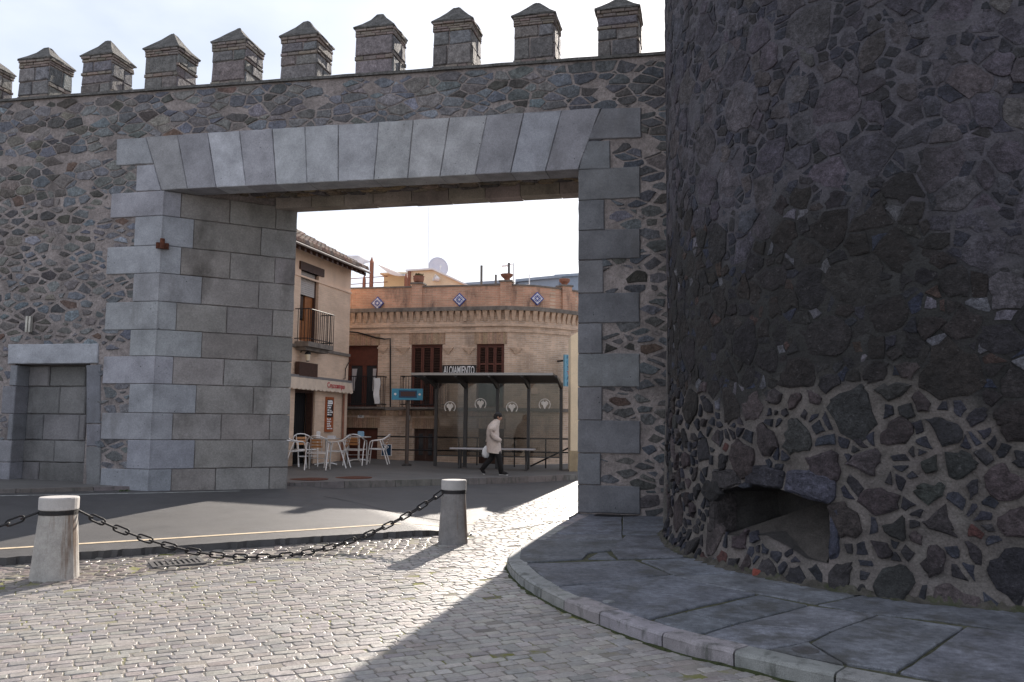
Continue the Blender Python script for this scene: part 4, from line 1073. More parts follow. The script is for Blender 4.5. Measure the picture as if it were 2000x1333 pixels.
# diamond tile plaques
MT['azulejo'] = mat('blue white tile', (.66, .67, .74), rough=.25, var=.1, bump=0, fine=0); MT['azulblue'] = mat('blue glaze', (.07, .09, .30), rough=.25, var=.2, bump=0)
for px, py in ((738, 593), (898, 586), (1049, 584)):
    f = F1 if px < 1000 else SEG[0][0]
    s, z = f.P(px, py); r = .215
    q = MB(); q.blockpoly(f, [(s - r, z), (s, z - r), (s + r, z), (s, z + r)], -.01, .05, .012); pq = q.build('tile_plaque', MT['azulblue'], parent=back)
    q = MB(); k = .098
    for i in range(-1, 2):
        for j in range(-1, 2):
            if abs(i) + abs(j) > 2: continue
            cx, cz = s + (i - j) * k * .62, z + (i + j) * k * .62
            q.blockpoly(f, [(cx - k * .52, cz), (cx, cz - k * .52), (cx + k * .52, cz), (cx, cz + k * .52)], .04, .056, .004)
    q.build('tile', MT['azulejo'], parent=pq)
    q = MB()
    for i in range(8):
        a = i * math.pi / 4; q.blockpoly(f, [(s + .03 * math.cos(a), z + .03 * math.sin(a)), (s + .07 * math.cos(a + .35), z + .07 * math.sin(a + .35)), (s + .115 * math.cos(a), z + .115 * math.sin(a)), (s + .07 * math.cos(a - .35), z + .07 * math.sin(a - .35))], .05, .060, .003)
    q.build('rosette', MT['azulblue'], parent=pq)
# windows
def shutter(parent, f, a, b, z0, z1, o, m):
    q = MB(); w = .045
    q.fbox(f, a, a + w, o - .04, o, z0, z1); q.fbox(f, b - w, b, o - .04, o, z0, z1); q.fbox(f, a + w, b - w, o - .04, o, z0, z0 + w); q.fbox(f, a + w, b - w, o - .04, o, z1 - w, z1); q.fbox(f, a + w, b - w, o - .04, o, (z0 + z1) / 2 - .03, (z0 + z1) / 2 + .03)
    sh_ = q.build('shutter', m, parent=parent); return sh_, w
def louvres(f, a, b, z0, z1, o, m, par):
    q = MB(); z = z0 + .06
    while z < z1 - .06: q.hexa([f.w(a, o - .012, z), f.w(b, o - .012, z), f.w(b, o - .036, z + .02), f.w(a, o - .036, z + .02), f.w(a, o - .006, z + .01), f.w(b, o - .006, z + .01), f.w(b, o - .036, z + .032), f.w(a, o - .036, z + .032)]); z += .05
    q.build('louvre', m, parent=par)
def wframe(f, h, o, w, m, nm='window'):
    q = MB(); a, b, c, d = h
    q.fbox(f, a, a + w, o - .06, o, c, d); q.fbox(f, b - w, b, o - .06, o, c, d); q.fbox(f, a + w, b - w, o - .06, o, d - w, d); q.fbox(f, a + w, b - w, o - .06, o, c, c + w * .7)
    return q.build(nm, m, parent=back)
def pane(f, a, b, z0, z1, o, par, m='glass', nm='pane'):
    q = MB(); q.fbox(f, a, b, o - .012, o, z0, z1); return q.build(nm, MT[m], parent=par)
q = MB(); q.fbox(F1, holes[0][0], holes[0][1], -.3, -.26, holes[0][2] - .05, holes[0][3] + .05); q.build('dark_room', MT['darkin'], parent=back)
h = holes[0]; w1 = wframe(F1, h, -.06, .06, MT['redwood']); zm = fz(710, 714)
pane(F1, h[0] + .06, h[1] - .06, zm, h[3] - .06, -.08, w1, 'redwood', 'roller_panel')
for a, b in ((fs(684, 740), fs(706, 740)), (fs(714, 740), fs(734, 740))): pane(F1, a, b, h[2] + .03, zm + .02, -.1, w1)
q = MB(); q.fbox(F1, h[0] + .05, fs(684, 740), -.13, -.075, h[2] + .04, zm); q.fbox(F1, fs(706, 740), fs(714, 740), -.13, -.075, h[2] + .04, zm); q.build('mullion', MT['redwood'], parent=w1)
for a, b in ((fs(684, 740) + .02, fs(695, 740)), (fs(726, 740), fs(734, 740) - .02)):
    q = MB(); q.loft([[F1.w(a, -.098, zm - .1), F1.w(b, -.098, zm - .1), F1.w(b, -.094, zm - .1), F1.w(a, -.094, zm - .1)], [F1.w(a, -.098, h[2] + .5), F1.w((a + b) / 2, -.098, h[2] + .5), F1.w((a + b) / 2, -.094, h[2] + .5), F1.w(a, -.094, h[2] + .5)]]); q.build('curtain', MT['sail'], parent=w1)
for h in holes[1:3]:
    w2 = wframe(F1, h, -.05, .05, MT['redwood']); W_ = (h[1] - h[0] - .1) / 3
    third = h is holes[2]
    z0 = h[2] + .06 if not third else fz(960, 746)
    for i in range(3):
        a = h[0] + .05 + i * W_; sh_, ww = shutter(w2, F1, a + .004, a + W_ - .004, z0, h[3] - .06, -.06, MT['redwood'])
        louvres(F1, a + ww, a + W_ - ww, z0, h[3] - .06, -.06, MT['darkwood'], w2)
    if third:
        for a, b in ((fs(949, 770), fs(969, 770)), (fs(974, 770), fs(994, 770))):
            if b > h[1] - .05: b = h[1] - .05
            pane(F1, a, b, h[2] + .09, z0 - .02, -.10, w2, 'palepane') if 'palepane' in MT else pane(F1, a, b, h[2] + .09, z0 - .02, -.10, w2)
    q = MB(); q.fbox(F1, h[0], h[1], -.24, -.2, h[2], h[3]); q.build('dark_room', MT['darkin'], parent=w2)
for h, two in zip(holes[3:], (0, 1, 1)):
    d_ = wframe(F1, h, -.1, .05, MT['darkwood'], 'door')
    if two:
        mid = (h[0] + h[1]) / 2
        for a, b in ((h[0] + .05, mid - .005), (mid + .005, h[1] - .05)):
            q = MB(); q.fbox(F1, a, b, -.16, -.12, h[2], h[3] - .05); lf_ = q.build('door_leaf', MT['darkwood'], parent=d_)
            pane(F1, a + .08, b - .08, fz(830, 890), h[3] - .15, -.112, d_)
    else:
        q = MB(); q.fbox(F1, h[0] + .05, h[1] - .05, -.16, -.12, h[2], h[3] - .05); q.build('door_leaf', MT['redwood'], parent=d_)
# balconies
def balcony(f, a, b, z0, z1, out, step=.09):
    q = MB(); q.fbox(f, a, b, .075, out, z0 - .06, z0); bl_ = q.build('balcony', MT['ledge'], parent=back)
    q = MB()
    for zz in (z0 + .08, z1): q.tube([f.w(a, .02, zz), f.w(a, out, zz), f.w(b, out, zz), f.w(b, .02, zz)], .016, 6)
    x = a
    while x <= b + .001: q.tube([f.w(x, out, z0), f.w(x, out, z1)], .009, 5); x += step
    for k in (.33, .66):
        for x in (a, b): q.tube([f.w(x, out * k, z0), f.w(x, out * k, z1)], .009, 5)
    q.build('railing', MT['iron'], parent=bl_); return bl_
balcony(F1, fs(668, 760), F1.P(746, 760, .4)[0], zSil, fz(746, 737), .42, .055)
balcony(F1, F1.P(782, 760, .4)[0], F1.P(872, 760, .4)[0], zSil, fz(790, 737), .42)
s0 = F1.P(730, 742, .46)[0]; s1 = F1.P(742, 742, .46)[0]; z1 = F1.P(735, 739, .46)[1]; z0 = F1.P(735, 789, .46)[1]
q = MB(); n_ = 8
q.loft([[F1.w(s0 + .02 * math.sin(i) + .03 * i / n_, .45 + .012 * math.sin(i * 1.3), z1 + (z0 - z1) * i / n_), F1.w(s1 + .02 * math.sin(i * 1.1), .45 + .014 * math.cos(i), z1 + (z0 - z1) * i / n_), F1.w(s1 + .02 * math.sin(i * 1.1), .465 + .014 * math.cos(i), z1 + (z0 - z1) * i / n_), F1.w(s0 + .02 * math.sin(i) + .03 * i / n_, .465 + .012 * math.sin(i * 1.3), z1 + (z0 - z1) * i / n_)] for i in range(n_ + 1)])
tag(q.build('towel', MT['white'], org=F1.w(s0, .46, z1)), 'narrow white towel hanging over the black balcony railing of the brick building', 'towel')
# cable and downpipe, small fittings on the facade
q = MB(); q.tube([F1.w(fs(676, 648), .03, fz(676, 648)), F1.w(fs(700, 650), .04, fz(700, 650)), F1.w(fs(735, 660), .05, fz(735, 660)), F1.w(fs(752, 663), .05, fz(752, 663)), F1.w(fs(763, 662), .05, fz(763, 662)), F1.w(fs(763.5, 680), .05, fz(763, 680)), F1.w(fs(763.5, 794), .05, zSil)], .022, 8); q.build('cable', MT['iron'], parent=back)
s, z = F1.P(705, 813); q = MB(); q.fbox(F1, s - .1, s + .1, 0, .02, z - .06, z + .06); np_ = q.build('number_plate', MT['white'], parent=back)
text_mb('47', .11, lambda x, y, e: F1.w(s + x, .022 + e, z + y)).build('numeral', MT['blue'], parent=np_)
s, z = F1.P(800, 817); q = MB(); q.fbox(F1, s - .03, s + .03, 0, .12, z + .06, z + .1); q.lathe(F1.w(s, .1, z - .08), [(.03, 0), (.055, .05), (.055, .13), (.03, .15)], 10); q.build('wall_lamp', MT['white'], parent=back)
s, z = SEG[0][0].P(1043, 764); q = MB(); q.fbox(SEG[0][0], s - .1, s + .1, 0, .06, z - .09, z + .09); q.build('meter_box', MT['cream'], parent=back)
# flat roof
q = MB(); q.add([(p.x, p.y, zPar - .55) for p in [F1.w(-4, -.2, 0).xy, F1.w(sBq, -.2, 0).xy] + [pts2[4] + Vector((-.3, .2)), Vector((6, 40)), Vector((-9, 40))]], [(0, 1, 2, 3, 4)]); q.build('flat_roof', MT['terra'], parent=back)
q = MB(); q.fbox(F1, -4.02, -4, -14, 0, zB, zPar); q.build('side_wall', MT['cream'], parent=back)
# hotel sign
s0, z1 = F1.P(864, 713.5, .1); s1, z0 = F1.P(929, 735, .1)
sg = thing('lodging_sign', F1.w((s0 + s1) / 2, .05, z0), 'black sign with white capitals reading ALOJAMIENTO on the brick facade', 'sign')
q = MB(); q.fbox(F1, s0, s1, .02, .10, z0, z1); q.build('sign_panel', MT['signblack'], parent=sg)
tw = (s1 - s0) * .92; sz = (z1 - z0) * .86
MT['lettering'] = mat('white lettering', (.85, .85, .85), bump=0, var=.03, fine=0)
tm = text_mb('ALOJAMIENTO', 1.0, lambda x, y, e: Vector((x, y, e)), off=.006); xs_ = [v.x for v in tm.v]; ys_ = [v.y for v in text_mb('ALOAMIENT', 1.0, lambda x, y, e: Vector((x, y, e)), off=.006).v]; kx = tw / (max(xs_) - min(xs_)); ky = sz * .84 / (max(ys_) - min(ys_)); mx, my = (max(xs_) + min(xs_)) / 2, (max(ys_) + min(ys_)) / 2
ident = lambda x, y, e: Vector((x, y, e))
lj_ = [max(v.x for v in text_mb(t_x, 1.0, ident, align='LEFT', off=.006).v) for t_x in ('ALO', 'ALOJ', 'ALOJAMIENTO')]; sh_x = min(xs_) - min(v.x for v in text_mb('ALOJAMIENTO', 1.0, ident, align='LEFT', off=.006).v)
jv = [v for v in tm.v if lj_[0] + .01 < v.x - sh_x < lj_[1] + .004 or v.y < min(ys_) - .01]; jl = min(v.y for v in jv); yl, yh = min(ys_), max(ys_)
for v in jv: v.y = yl + (v.y - jl) / (yh - jl) * (yh - yl)
tm.v = [F1.w((s0 + s1) / 2 + (v.x - mx) * kx, .102 + v.z, (z0 + z1) / 2 + .015 + (v.y - my) * ky) for v in tm.v]; tm.build('lettering', MT['lettering'], parent=sg)
# pots on the parapet
MT['plant'] = mat('dark succulent', (1, 1, 1), tint=True, bump=0)
def pot(p, prof, label, plant):
    t = thing('flower_pot', p, label, 'flower pot', 'terracotta pots on the parapet')
    q = MB(); q.lathe(p, prof, 18); q.build('pot', MT['terra'], parent=t)
    if plant:
        q = MB()
        tuft(q, (p.x, p.y, p.z + prof[-1][1] - .03), .1, 90, .14, (.07, .075, .035)); q.build('plant', MT['plant'], parent=t)
pot(POTS[0], [(.09, 0), (.15, .05), (.175, .13), (.17, .19), (.185, .2), (.185, .22), (.14, .21)], 'round terracotta pot with a bushy plant on the leftmost parapet pier', True)
pot(POTS[1], [(.07, 0), (.08, .06), (.17, .14), (.2, .2), (.19, .21), (.1, .18)], 'wide terracotta bowl on the middle parapet pier in front of two masts', False)
pot(POTS[2], [(.08, 0), (.09, .05), (.16, .12), (.175, .2), (.165, .21), (.1, .18)], 'terracotta bowl on the parapet pier nearest the gate jamb', False)
# rooftop structures
RF = Frame(F1.w(0, -3.5, 0).xy, F1.D)
ph = thing('rooftop_house', RF.w(RF.P(860, 550)[0], -1, zPar), 'cream rooftop room with a sloping white edged roof behind the parapet', 'rooftop room')
def rz(px, py, o=0): return RF.P(px, py, o)
a, b, c, d = rz(798, 531), rz(846, 528), rz(914, 560), rz(798, 575)
q = MB(); pl_ = [(a[0], zPar - .6), (rz(925, 565)[0], zPar - .6), (rz(925, 565)[0], rz(925, 565)[1]), b, a]
q.loft([[RF.w(s, 0, z) for s, z in pl_], [RF.w(s, -3, z) for s, z in pl_]]); q.build('wall', MT['cream2'], parent=ph)
q = MB(); e = .06; q.loft([[RF.w(a[0] - .08, .12, a[1]), RF.w(b[0], .12, b[1]), RF.w(rz(925, 565)[0], .12, rz(925, 565)[1]), RF.w(rz(925, 565)[0], .12, rz(925, 565)[1] + e), RF.w(b[0], .12, b[1] + e), RF.w(a[0] - .08, .12, a[1] + e)], [RF.w(a[0] - .08, -3.1, a[1]), RF.w(b[0], -3.1, b[1]), RF.w(rz(925, 565)[0], -3.1, rz(925, 565)[1]), RF.w(rz(925, 565)[0], -3.1, rz(925, 565)[1] + e), RF.w(b[0], -3.1, b[1] + e), RF.w(a[0] - .08, -3.1, a[1] + e)]]); q.build('roof', MT['white'], parent=ph)
q = MB(); x0, x1 = rz(797, 560)[0], rz(802, 560)[0]; q.fbox(RF, x0, x1, .0, .08, zPar - .6, a[1]); q.build('corner_post', MT['terra'], parent=ph)
s, z = rz(853, 547); q = MB(); q.fbox(RF, s - .12, s - .08, 0, .12, z - .05, z + .03); q.ball(RF.w(s + .06, .16, z), .1, .1, .1); q.tube([RF.w(s - .1, .1, z), RF.w(s, .16, z + .16), RF.w(s + .06, .16, z + .1)], .02, 6); q.build('globe_lamp', MT['white'], parent=ph)
R2 = Frame(F1.w(0, -5.2, 0).xy, F1.D)
a = R2.P(745, 538); b = R2.P(812, 536)
lw = thing('rooftop_shed', R2.w(a[0], -1, zPar), 'yellow rendered rooftop shed left of the cream rooftop room', 'shed')
q = MB(); q.fbox(R2, a[0] + .1, b[0] + .1, -2, 0, zPar - .6, a[1]); q.build('wall', MT['yellow'], parent=lw)
q = MB(); q.fbox(R2, a[0], b[0] + .1, -2.1, .15, a[1], a[1] + .07); q.build('roof', MT['cream2'], parent=lw)
pg = thing('pergola', RF.w(RF.P(715, 560, 1.2)[0], 1.2, zPar - .5), 'reddish timber terrace posts with thin rails on the brick building roof', 'pergola')
for px, yt, w in ((725, 506, .055), (711, 541, .045), (793, 537, .05)):
    s = RF.P(px, 560, 1.2)[0]; zt = RF.P(px, yt, 1.2)[1]; q = MB(); q.fbox(RF, s - w, s + w, 1.2 - w, 1.2 + w, zPar - .55, zt - .1); q.loft([[RF.w(s - w, 1.2 - w, zt - .1), RF.w(s + w, 1.2 - w, zt - .1), RF.w(s + w, 1.2 + w, zt - .1), RF.w(s - w, 1.2 + w, zt - .1)], [RF.w(s - .01, 1.19, zt + .06), RF.w(s + .01, 1.19, zt + .06), RF.w(s + .01, 1.21, zt + .06), RF.w(s - .01, 1.21, zt + .06)]]); q.build('post', MT['terra'], parent=pg)
for yl, yr in ((545, 540), (556, 551)):
    q = MB(); a, b = RF.P(683, yl, 1.2), RF.P(757, yr, 1.2); q.tube([RF.w(a[0], 1.2, a[1]), RF.w(b[0], 1.2, b[1])], .014, 6); q.build('rail', MT['terra'], parent=pg)
def cloth(name, corners, label, m):              # corners in order, sagging slightly, with thickness
    q = MB(); n = 8; g = []
    for t in (0, .012):
        for i in range(n + 1):
            for j in range(n + 1):
                u, v_ = i / n, j / n; p = corners[0] * (1 - u) * (1 - v_) + corners[1] * u * (1 - v_) + corners[2] * u * v_ + corners[3] * (1 - u) * v_
                g.append(p + Vector((0, 0, -.25 * math.sin(math.pi * u) * math.sin(math.pi * v_) + t)))
    N1 = (n + 1) ** 2
    fs_ = [(o + i * (n + 1) + j, o + (i + 1) * (n + 1) + j, o + (i + 1) * (n + 1) + j + 1, o + i * (n + 1) + j + 1) for o in (0, N1) for i in range(n) for j in range(n)]
    q.add(g, fs_); ob = q.build(name, m, org=corners[0], recalc=False, smooth=True); return tag(ob, label, 'sun sail')
def rp(px, py, o): s, z = RF.P(px, py, o); return RF.w(s, o, z)
cloth('sun_sail', [rp(726, 512, 1.2), rp(795, 541, .6), rp(797, 535, -2.5), rp(738, 505, -2.5)], 'white cloth sun sail sloping from the tall timber post down to the rooftop room', MT['sail'])
cloth('sun_sail', [rp(682, 524, 1.0), rp(724, 512, 1.2), rp(700, 500, -2.5), rp(660, 500, -2.5)], 'white cloth sun sail between the tiled cafe roof and the tall timber post', MT['sail'])
# dish, masts, far roofs
DP = at_depth(855, 524, 31.5); q = MB(); dt = thing('satellite_dish', (DP.x, DP.y, zPar - .5), 'large pale satellite dish on the roof behind the rooftop room', 'satellite dish')
ax = Vector((.35, -.9, .2)).normalized(); e1 = ax.cross(Vector((0, 0, 1))).normalized(); e2 = e1.cross(ax)
rings = []
for r_, dp_ in ((.02, .0), (.15, .012), (.28, .045), (.40, .09), (.405, .095), (.4, .105), (.28, .06), (.15, .026), (.02, .012)):
    rings.append([DP - ax * (.0 - dp_ if False else -dp_) + (e1 * math.cos(2 * math.pi * k / 28) + e2 * math.sin(2 * math.pi * k / 28) * 1.05) * r_ * .98 for k in range(28)])
q.loft(rings); q.build('dish', mat('dish paint', (.60, .58, .64), var=.05, bump=0), parent=dt, smooth=True)
q = MB(); q.tube([(DP.x, DP.y + .06, zPar - .5), (DP.x, DP.y + .06, DP.z)], .03, 8); q.build('mast', MT['alu'], parent=dt)
q = MB(); q.tube([DP - e2 * .38, DP + ax * .38 - e2 * .1], .012, 6); q.ball(DP + ax * .4 - e2 * .08, .04, .04, .04, 8, 6); q.build('feed_arm', MT['alu'], parent=dt)
def mastthing(px, yb, yt, d, r, label, arms=()):
    a, b = at_depth(px, yb, d), at_depth(px, yt, d); t = thing('roof_mast', a, label, 'mast')
    q = MB(); q.tube([a - Vector((0, 0, 1.2)), b], r, 8); q.build('pole', MT['alu'] if r < .03 else MT['greyiron'], parent=t)
    for (dx, z_) in arms:
        q = MB(); p = at_depth(px, z_, d); q.tube([p, p + Vector((dx, 0, -.03))], r * .6, 6); q.build('arm', MT['alu'], parent=t)
mastthing(837.5, 535, 404, 29.5, .012, 'very thin tall antenna mast beside the satellite dish')
mastthing(940.5, 560, 519, 33, .05, 'thick pale chimney pipe standing alone right of the rooftop room')
mastthing(968.5, 560, 537, 33, .045, 'short pale pipe just left of the middle parapet pot')
mastthing(994, 560, 514, 33, .05, 'pale pipe behind the middle parapet pot with a small side arm', ((-.3, 519),))
mastthing(1003, 560, 514.5, 33.2, .028, 'dark steel pole right of the middle parapet pot', ((-.25, 516),))
mastthing(1034, 562, 536, 33, .02, 'dark steel pole with diagonal stay near the right parapet plaque', ((-.35, 556),))
for pxs, yt0, yt1, d, lab in (((912, 972), 554, 549, 42, 'low blue grey roof far behind the rooftop room'), ((1012, 1092), 547, 538, 44, 'blue grey roofed house far behind the right hand plaque'), ((1088, 1140), 538, 534, 46, 'pale blue grey house far behind the pot nearest the gate jamb')):
    a0, a1 = at_depth(pxs[0], yt0, d), at_depth(pxs[1], yt1, d); t = thing('far_house', ((a0.x + a1.x) / 2, d + 3, .6), lab, 'house')
    q = MB(); q.hexa([(a0.x, d, .3), (a1.x, d, .3), (a1.x, d + 6, .3), (a0.x, d + 6, .3), (a0.x, d, a0.z - .15), (a1.x, d, a1.z - .15), (a1.x, d + 6, a1.z - .15), (a0.x, d + 6, a0.z - .15)]); q.build('wall', MT['roofblue'], parent=t)
    q = MB(); q.hexa([(a0.x - .15, d - .2, a0.z - .14), (a1.x + .15, d - .2, a1.z - .14), (a1.x + .15, d + 6.2, a1.z - .14), (a0.x - .15, d + 6.2, a0.z - .14), (a0.x - .15, d - .2, a0.z), (a1.x + .15, d - .2, a1.z), (a1.x + .15, d + 6.2, a1.z + .2), (a0.x - .15, d + 6.2, a0.z + .2)]); q.build('roof', MT['roofblue'], parent=t)

# ------------------------------------------------------------------ the cafe on the left
cc = at_depth(681, 700, 24.8); C = Frame(cc.xy, (.264, .965))
CAZ = lambda s, o=0: C.base(s, o, .15)
ze = (C.P(590, 482, .45)[1] + C.P(700, 526, .45)[1]) / 2; zr_ = (C.P(580, 456, -2)[1] + C.P(690, 510, -2)[1]) / 2
eo = .5; zw = ze + eo * (zr_ - ze) / (eo + 2) + .01
cafe = thing('cafe_building', C.w(-2, -2, 0), 'cream rendered cafe building with tiled eaves, balcony and canvas awning', 'building')
zmid = (C.P(578, 538)[1] + C.P(678, 568)[1]) / 2; zlow = (C.P(572, 677)[1] + C.P(677, 691)[1]) / 2; zaw = (C.P(570, 737)[1] + C.P(676, 746)[1]) / 2
dw = (C.P(586, 600)[0], C.P(621, 600)[0], C.P(600, 668)[1], C.P(605, 533)[1]); dd = (C.P(573, 850)[0], C.P(613, 850)[0], .2, C.P(600, 762)[1])
q = MB(); q.panel(C, -8, 0, zmid, zw, [(dw[0], dw[1], zmid, dw[3])], .25); q.panel(C, -8, dw[0] - .35, zlow, zmid); q.build('render_wall', MT['cream'], parent=cafe)
q = MB(); q.panel(C, dw[0] - .35, 0, zlow, zmid, [(dw[0], dw[1], max(zlow, dw[2]), zmid)], .25); q.panel(C, -8, 0, 0, zlow, [dd], .3); q.build('brick_wall', MT['cafebrick'], parent=cafe, uvf=C.uv)
q = MB(); q.hexa([C.w(-8, -7, 0), C.w(-.0, -7, 0), C.w(-.0, -.002, 0), C.w(-8, -.002, 0), C.w(-8, -7, zw), C.w(-.0, -7, zw), C.w(-.0, -.002, zw), C.w(-8, -.002, zw)]); q.f = [f for i, f in enumerate(q.f) if i in (1, 2, 3, 5)] ; q.build('side_wall', MT['cream'], parent=cafe, recalc=False)
q = MB(); q.fbox(C, -8, .02, -.01, .03, zmid - .03, zmid + .02); q.build('string_course', MT['cream'], parent=cafe)
q = MB(); q.fbox(C, -8, .02, -.01, .05, zlow - .05, zlow + .03); q.build('ledge', MT['ledge'], parent=cafe)
# french window
a, b, c, d = dw
q = MB(); q.fbox(C, a - .12, b + .22, -.1, .05, d, d + .22); q.build('wood_lintel', MT['darkwood'], parent=cafe)
fw_ = MB(); fw_.fbox(C, a, a + .06, -.2, -.08, c, d); fw_.fbox(C, b - .06, b, -.2, -.08, c, d); fwo = fw_.build('window', MT['darkwood'], parent=cafe)
zsh = C.P(605, 578)[1]
q = MB(); z = zsh
while z < d - .02: q.fbox(C, a + .06, b - .06, -.12, -.095, z, min(d, z + .05)); z += .055
q.build('roller_shutter', mat('grey roller shutter', (.42, .39, .37), var=.08, bump=.1), parent=fwo)
q = MB(); q.fbox(C, a + .06, b - .06, -.28, -.24, c, zsh); q.build('dark_room', MT['darkin'], parent=fwo)
q = MB(); m = a + (b - a) * .52; q.fbox(C, m, b - .06, -.2, -.15, c, zsh); q.fbox(C, a + .06, m - .01, -.2, -.15, c, c + (zsh - c) * .45); q.build('door_leaf', MT['doorwood'], parent=fwo)
q = MB(); q.fbox(C, a + .12, m - .06, -.2, -.165, c + (zsh - c) * .5, zsh); q.build('pane', MT['glass'], parent=fwo)
# balcony
zb_ = (C.P(600, 668, .4)[1] + C.P(635, 672, .4)[1]) / 2; s0, s1 = a - .25, b + .2; zt_ = C.P(640, 613, .4)[1]
q = MB(); q.fbox(C, s0, s1, .02, .42, zb_ - .13, zb_); q.fbox(C, s0 + .08, s1 - .08, .02, .3, zb_ - .22, zb_ - .13); bo = q.build('balcony', MT['ledge'], parent=cafe)
q = MB()
for zz in (zb_ + .08, zt_): q.tube([C.w(s0, .01, zz), C.w(s0, .4, zz), C.w(s1, .4, zz), C.w(s1, .01, zz)], .014, 6)
n_ = 13
for i in range(n_ + 1): s = s0 + (s1 - s0) * i / n_; q.tube([C.w(s, .4, zb_), C.w(s, .4, zt_)], .009, 5)
for o in (.1, .2, .3):
    for s in (s0, s1): q.tube([C.w(s, o, zb_), C.w(s, o, zt_)], .009, 5)
q.build('railing', MT['iron'], parent=bo)
# eaves, gutter, rafter tails, tiles
eo = .5; s_end = C.P(716, 532, .45)[0]
s_end = min(s_end, .75)
q = MB(); sl = (zr_ - ze) / (eo + 2)
def rfz(o): return ze + (eo - o) * sl
q.loft([[C.w(-8, eo, ze), C.w(s_end, eo, ze), C.w(s_end, eo, ze + .05), C.w(-8, eo, ze + .05)], [C.w(-8, -2, zr_), C.w(s_end, -2, zr_), C.w(s_end, -2, zr_ + .05), C.w(-8, -2, zr_ + .05)], [C.w(-8, -7, zr_ - 1.0), C.w(s_end, -7, zr_ - 1.0), C.w(s_end, -7, zr_ - .95), C.w(-8, -7, zr_ - .95)]]); q.build('roof_deck', MT['darkwood'], parent=cafe)
q = MB(); q.tube([C.w(-8, eo + .05, ze - .0), C.w(s_end, eo + .05, ze - .0)], .035, 8); q.build('gutter', mat('weathered zinc', (.22, .19, .18), rough=.75, var=.2, bump=.1), parent=cafe)
s = -4.2
while s < s_end - .05:
    q = MB(); q.loft([[C.w(s - .05, -.05, rfz(-.05) - .16), C.w(s + .05, -.05, rfz(-.05) - .16), C.w(s + .05, -.05, rfz(-.05) - .01), C.w(s - .05, -.05, rfz(-.05) - .01)], [C.w(s - .05, eo - .03, ze - .12), C.w(s + .05, eo - .03, ze - .12), C.w(s + .05, eo - .03, ze - .01), C.w(s - .05, eo - .03, ze - .01)]]); q.build('rafter_tail', MT['darkwood'], parent=cafe); s += .3
q = MB(); s = -5.0
while s < s_end:
    k = 0
    while k < 7:
        o0 = eo + .06 - k * .36; o1 = o0 - .42; rr0, rr1 = .105, .08; t = jitc(rnd.choice([(.24, .16, .12), (.20, .13, .10), (.27, .21, .17), (.16, .13, .11)]), .2); w = rnd.uniform(-.015, .015)
        ring = lambda o, r, up: [C.w(s + w + r * math.cos(x), o, rfz(o) + .045 + up + r * 1.1 * math.sin(x)) for x in np.linspace(0, math.pi, 7)]
        q.loft([ring(o0, rr0, .04), ring(o1, rr1, .02)], t, cap=True); k += 1
    s += .225
q.build('roof_tile', MT['rooftile'], parent=cafe, kind='stuff')
q = MB(); s = -5.0
while s < s_end:
    ring = [C.w(s + .13 * math.cos(x), -2.0, zr_ + .03 + .12 * math.sin(x)) for x in np.linspace(0, math.pi, 7)]; ring2 = [C.w(s + .40 + 0 * x, -2.0 + .12 * math.cos(x), zr_ + .05 + .12 * math.sin(x)) for x in np.linspace(0, math.pi, 7)]
    ring1 = [C.w(s, -2.0 + .13 * math.cos(x), zr_ + .04 + .14 * math.sin(x)) for x in np.linspace(0, math.pi, 7)]
    q.loft([ring1, ring2], jitc((.24, .17, .13), .2)); s += .36
q.build('ridge_tile', MT['rooftile'], parent=cafe, kind='stuff')
# ground floor: door, awning, board, pipe
q = MB(); q.fbox(C, dd[0], dd[1], -.34, -.3, .1, dd[3]); q.build('doorway_dark', MT['darkin'], parent=cafe)
q = MB(); q.fbox(C, dd[0], dd[0] + .07, -.25, -.05, .1, dd[3]); q.fbox(C, dd[1] - .07, dd[1], -.25, -.05, .1, dd[3]); q.fbox(C, dd[0] + .07, dd[1] - .07, -.25, -.05, dd[3] - .08, dd[3]); dro = q.build('door', MT['darkwood'], parent=cafe)
q = MB()
for i in range(9):
    s = dd[0] + .1 + (dd[1] - dd[0] - .2) * i / 8; q.tube([C.w(s, -.22, .35), C.w(s + .01, -.22, dd[3] - .1)], .007, 5)
q.build('bead_string', MT['iron'], parent=dro)
aw0, aw1 = C.P(568, 745)[0] - .5, -.06; zb2 = (C.P(575, 762, .1)[1] + C.P(670, 767, .1)[1]) / 2
awn = thing('shop_awning', C.w((aw0 + aw1) / 2, 0, zaw), 'folded sand coloured canvas awning with red script above the cafe door', 'awning')
q = MB(); q.fbox(C, aw0, aw1, .01, .16, zaw - .02, zaw + .05); q.build('awning_case', mat('grey awning case', (.20, .19, .19), rough=.5, var=.1, bump=.05), parent=awn)
q = MB(); n_ = 64; rg = []
for i in range(n_ + 1):
    s = aw0 + (aw1 - aw0) * i / n_; sc = .035 * abs(math.sin(i * math.pi / 4)); w = .01 * math.sin(i * .9)
    rg.append([C.w(s, .16 + w, zaw - .02), C.w(s, .20 + w, zb2 + .03 - sc), C.w(s, .193 + w, zb2 + .03 - sc), C.w(s, .15 + w, zaw - .02)])
q.loft(rg); q.build('valance', MT['canvas'], parent=awn)
s0 = C.P(640, 756, .2)[0]; s1 = C.P(674, 757, .2)[0]; zc = (zaw + zb2) / 2
tm = text_mb('Cruzcampo', 1.0, lambda x, y, e: Vector((x, y, e)), shear=.3); xs_ = [v.x for v in tm.v]; ys_ = [v.y for v in tm.v]; kx = (s1 - s0) / (max(xs_) - min(xs_)); ky = .2 / (max(ys_) - min(ys_)); mx, my = (max(xs_) + min(xs_)) / 2, (max(ys_) + min(ys_)) / 2
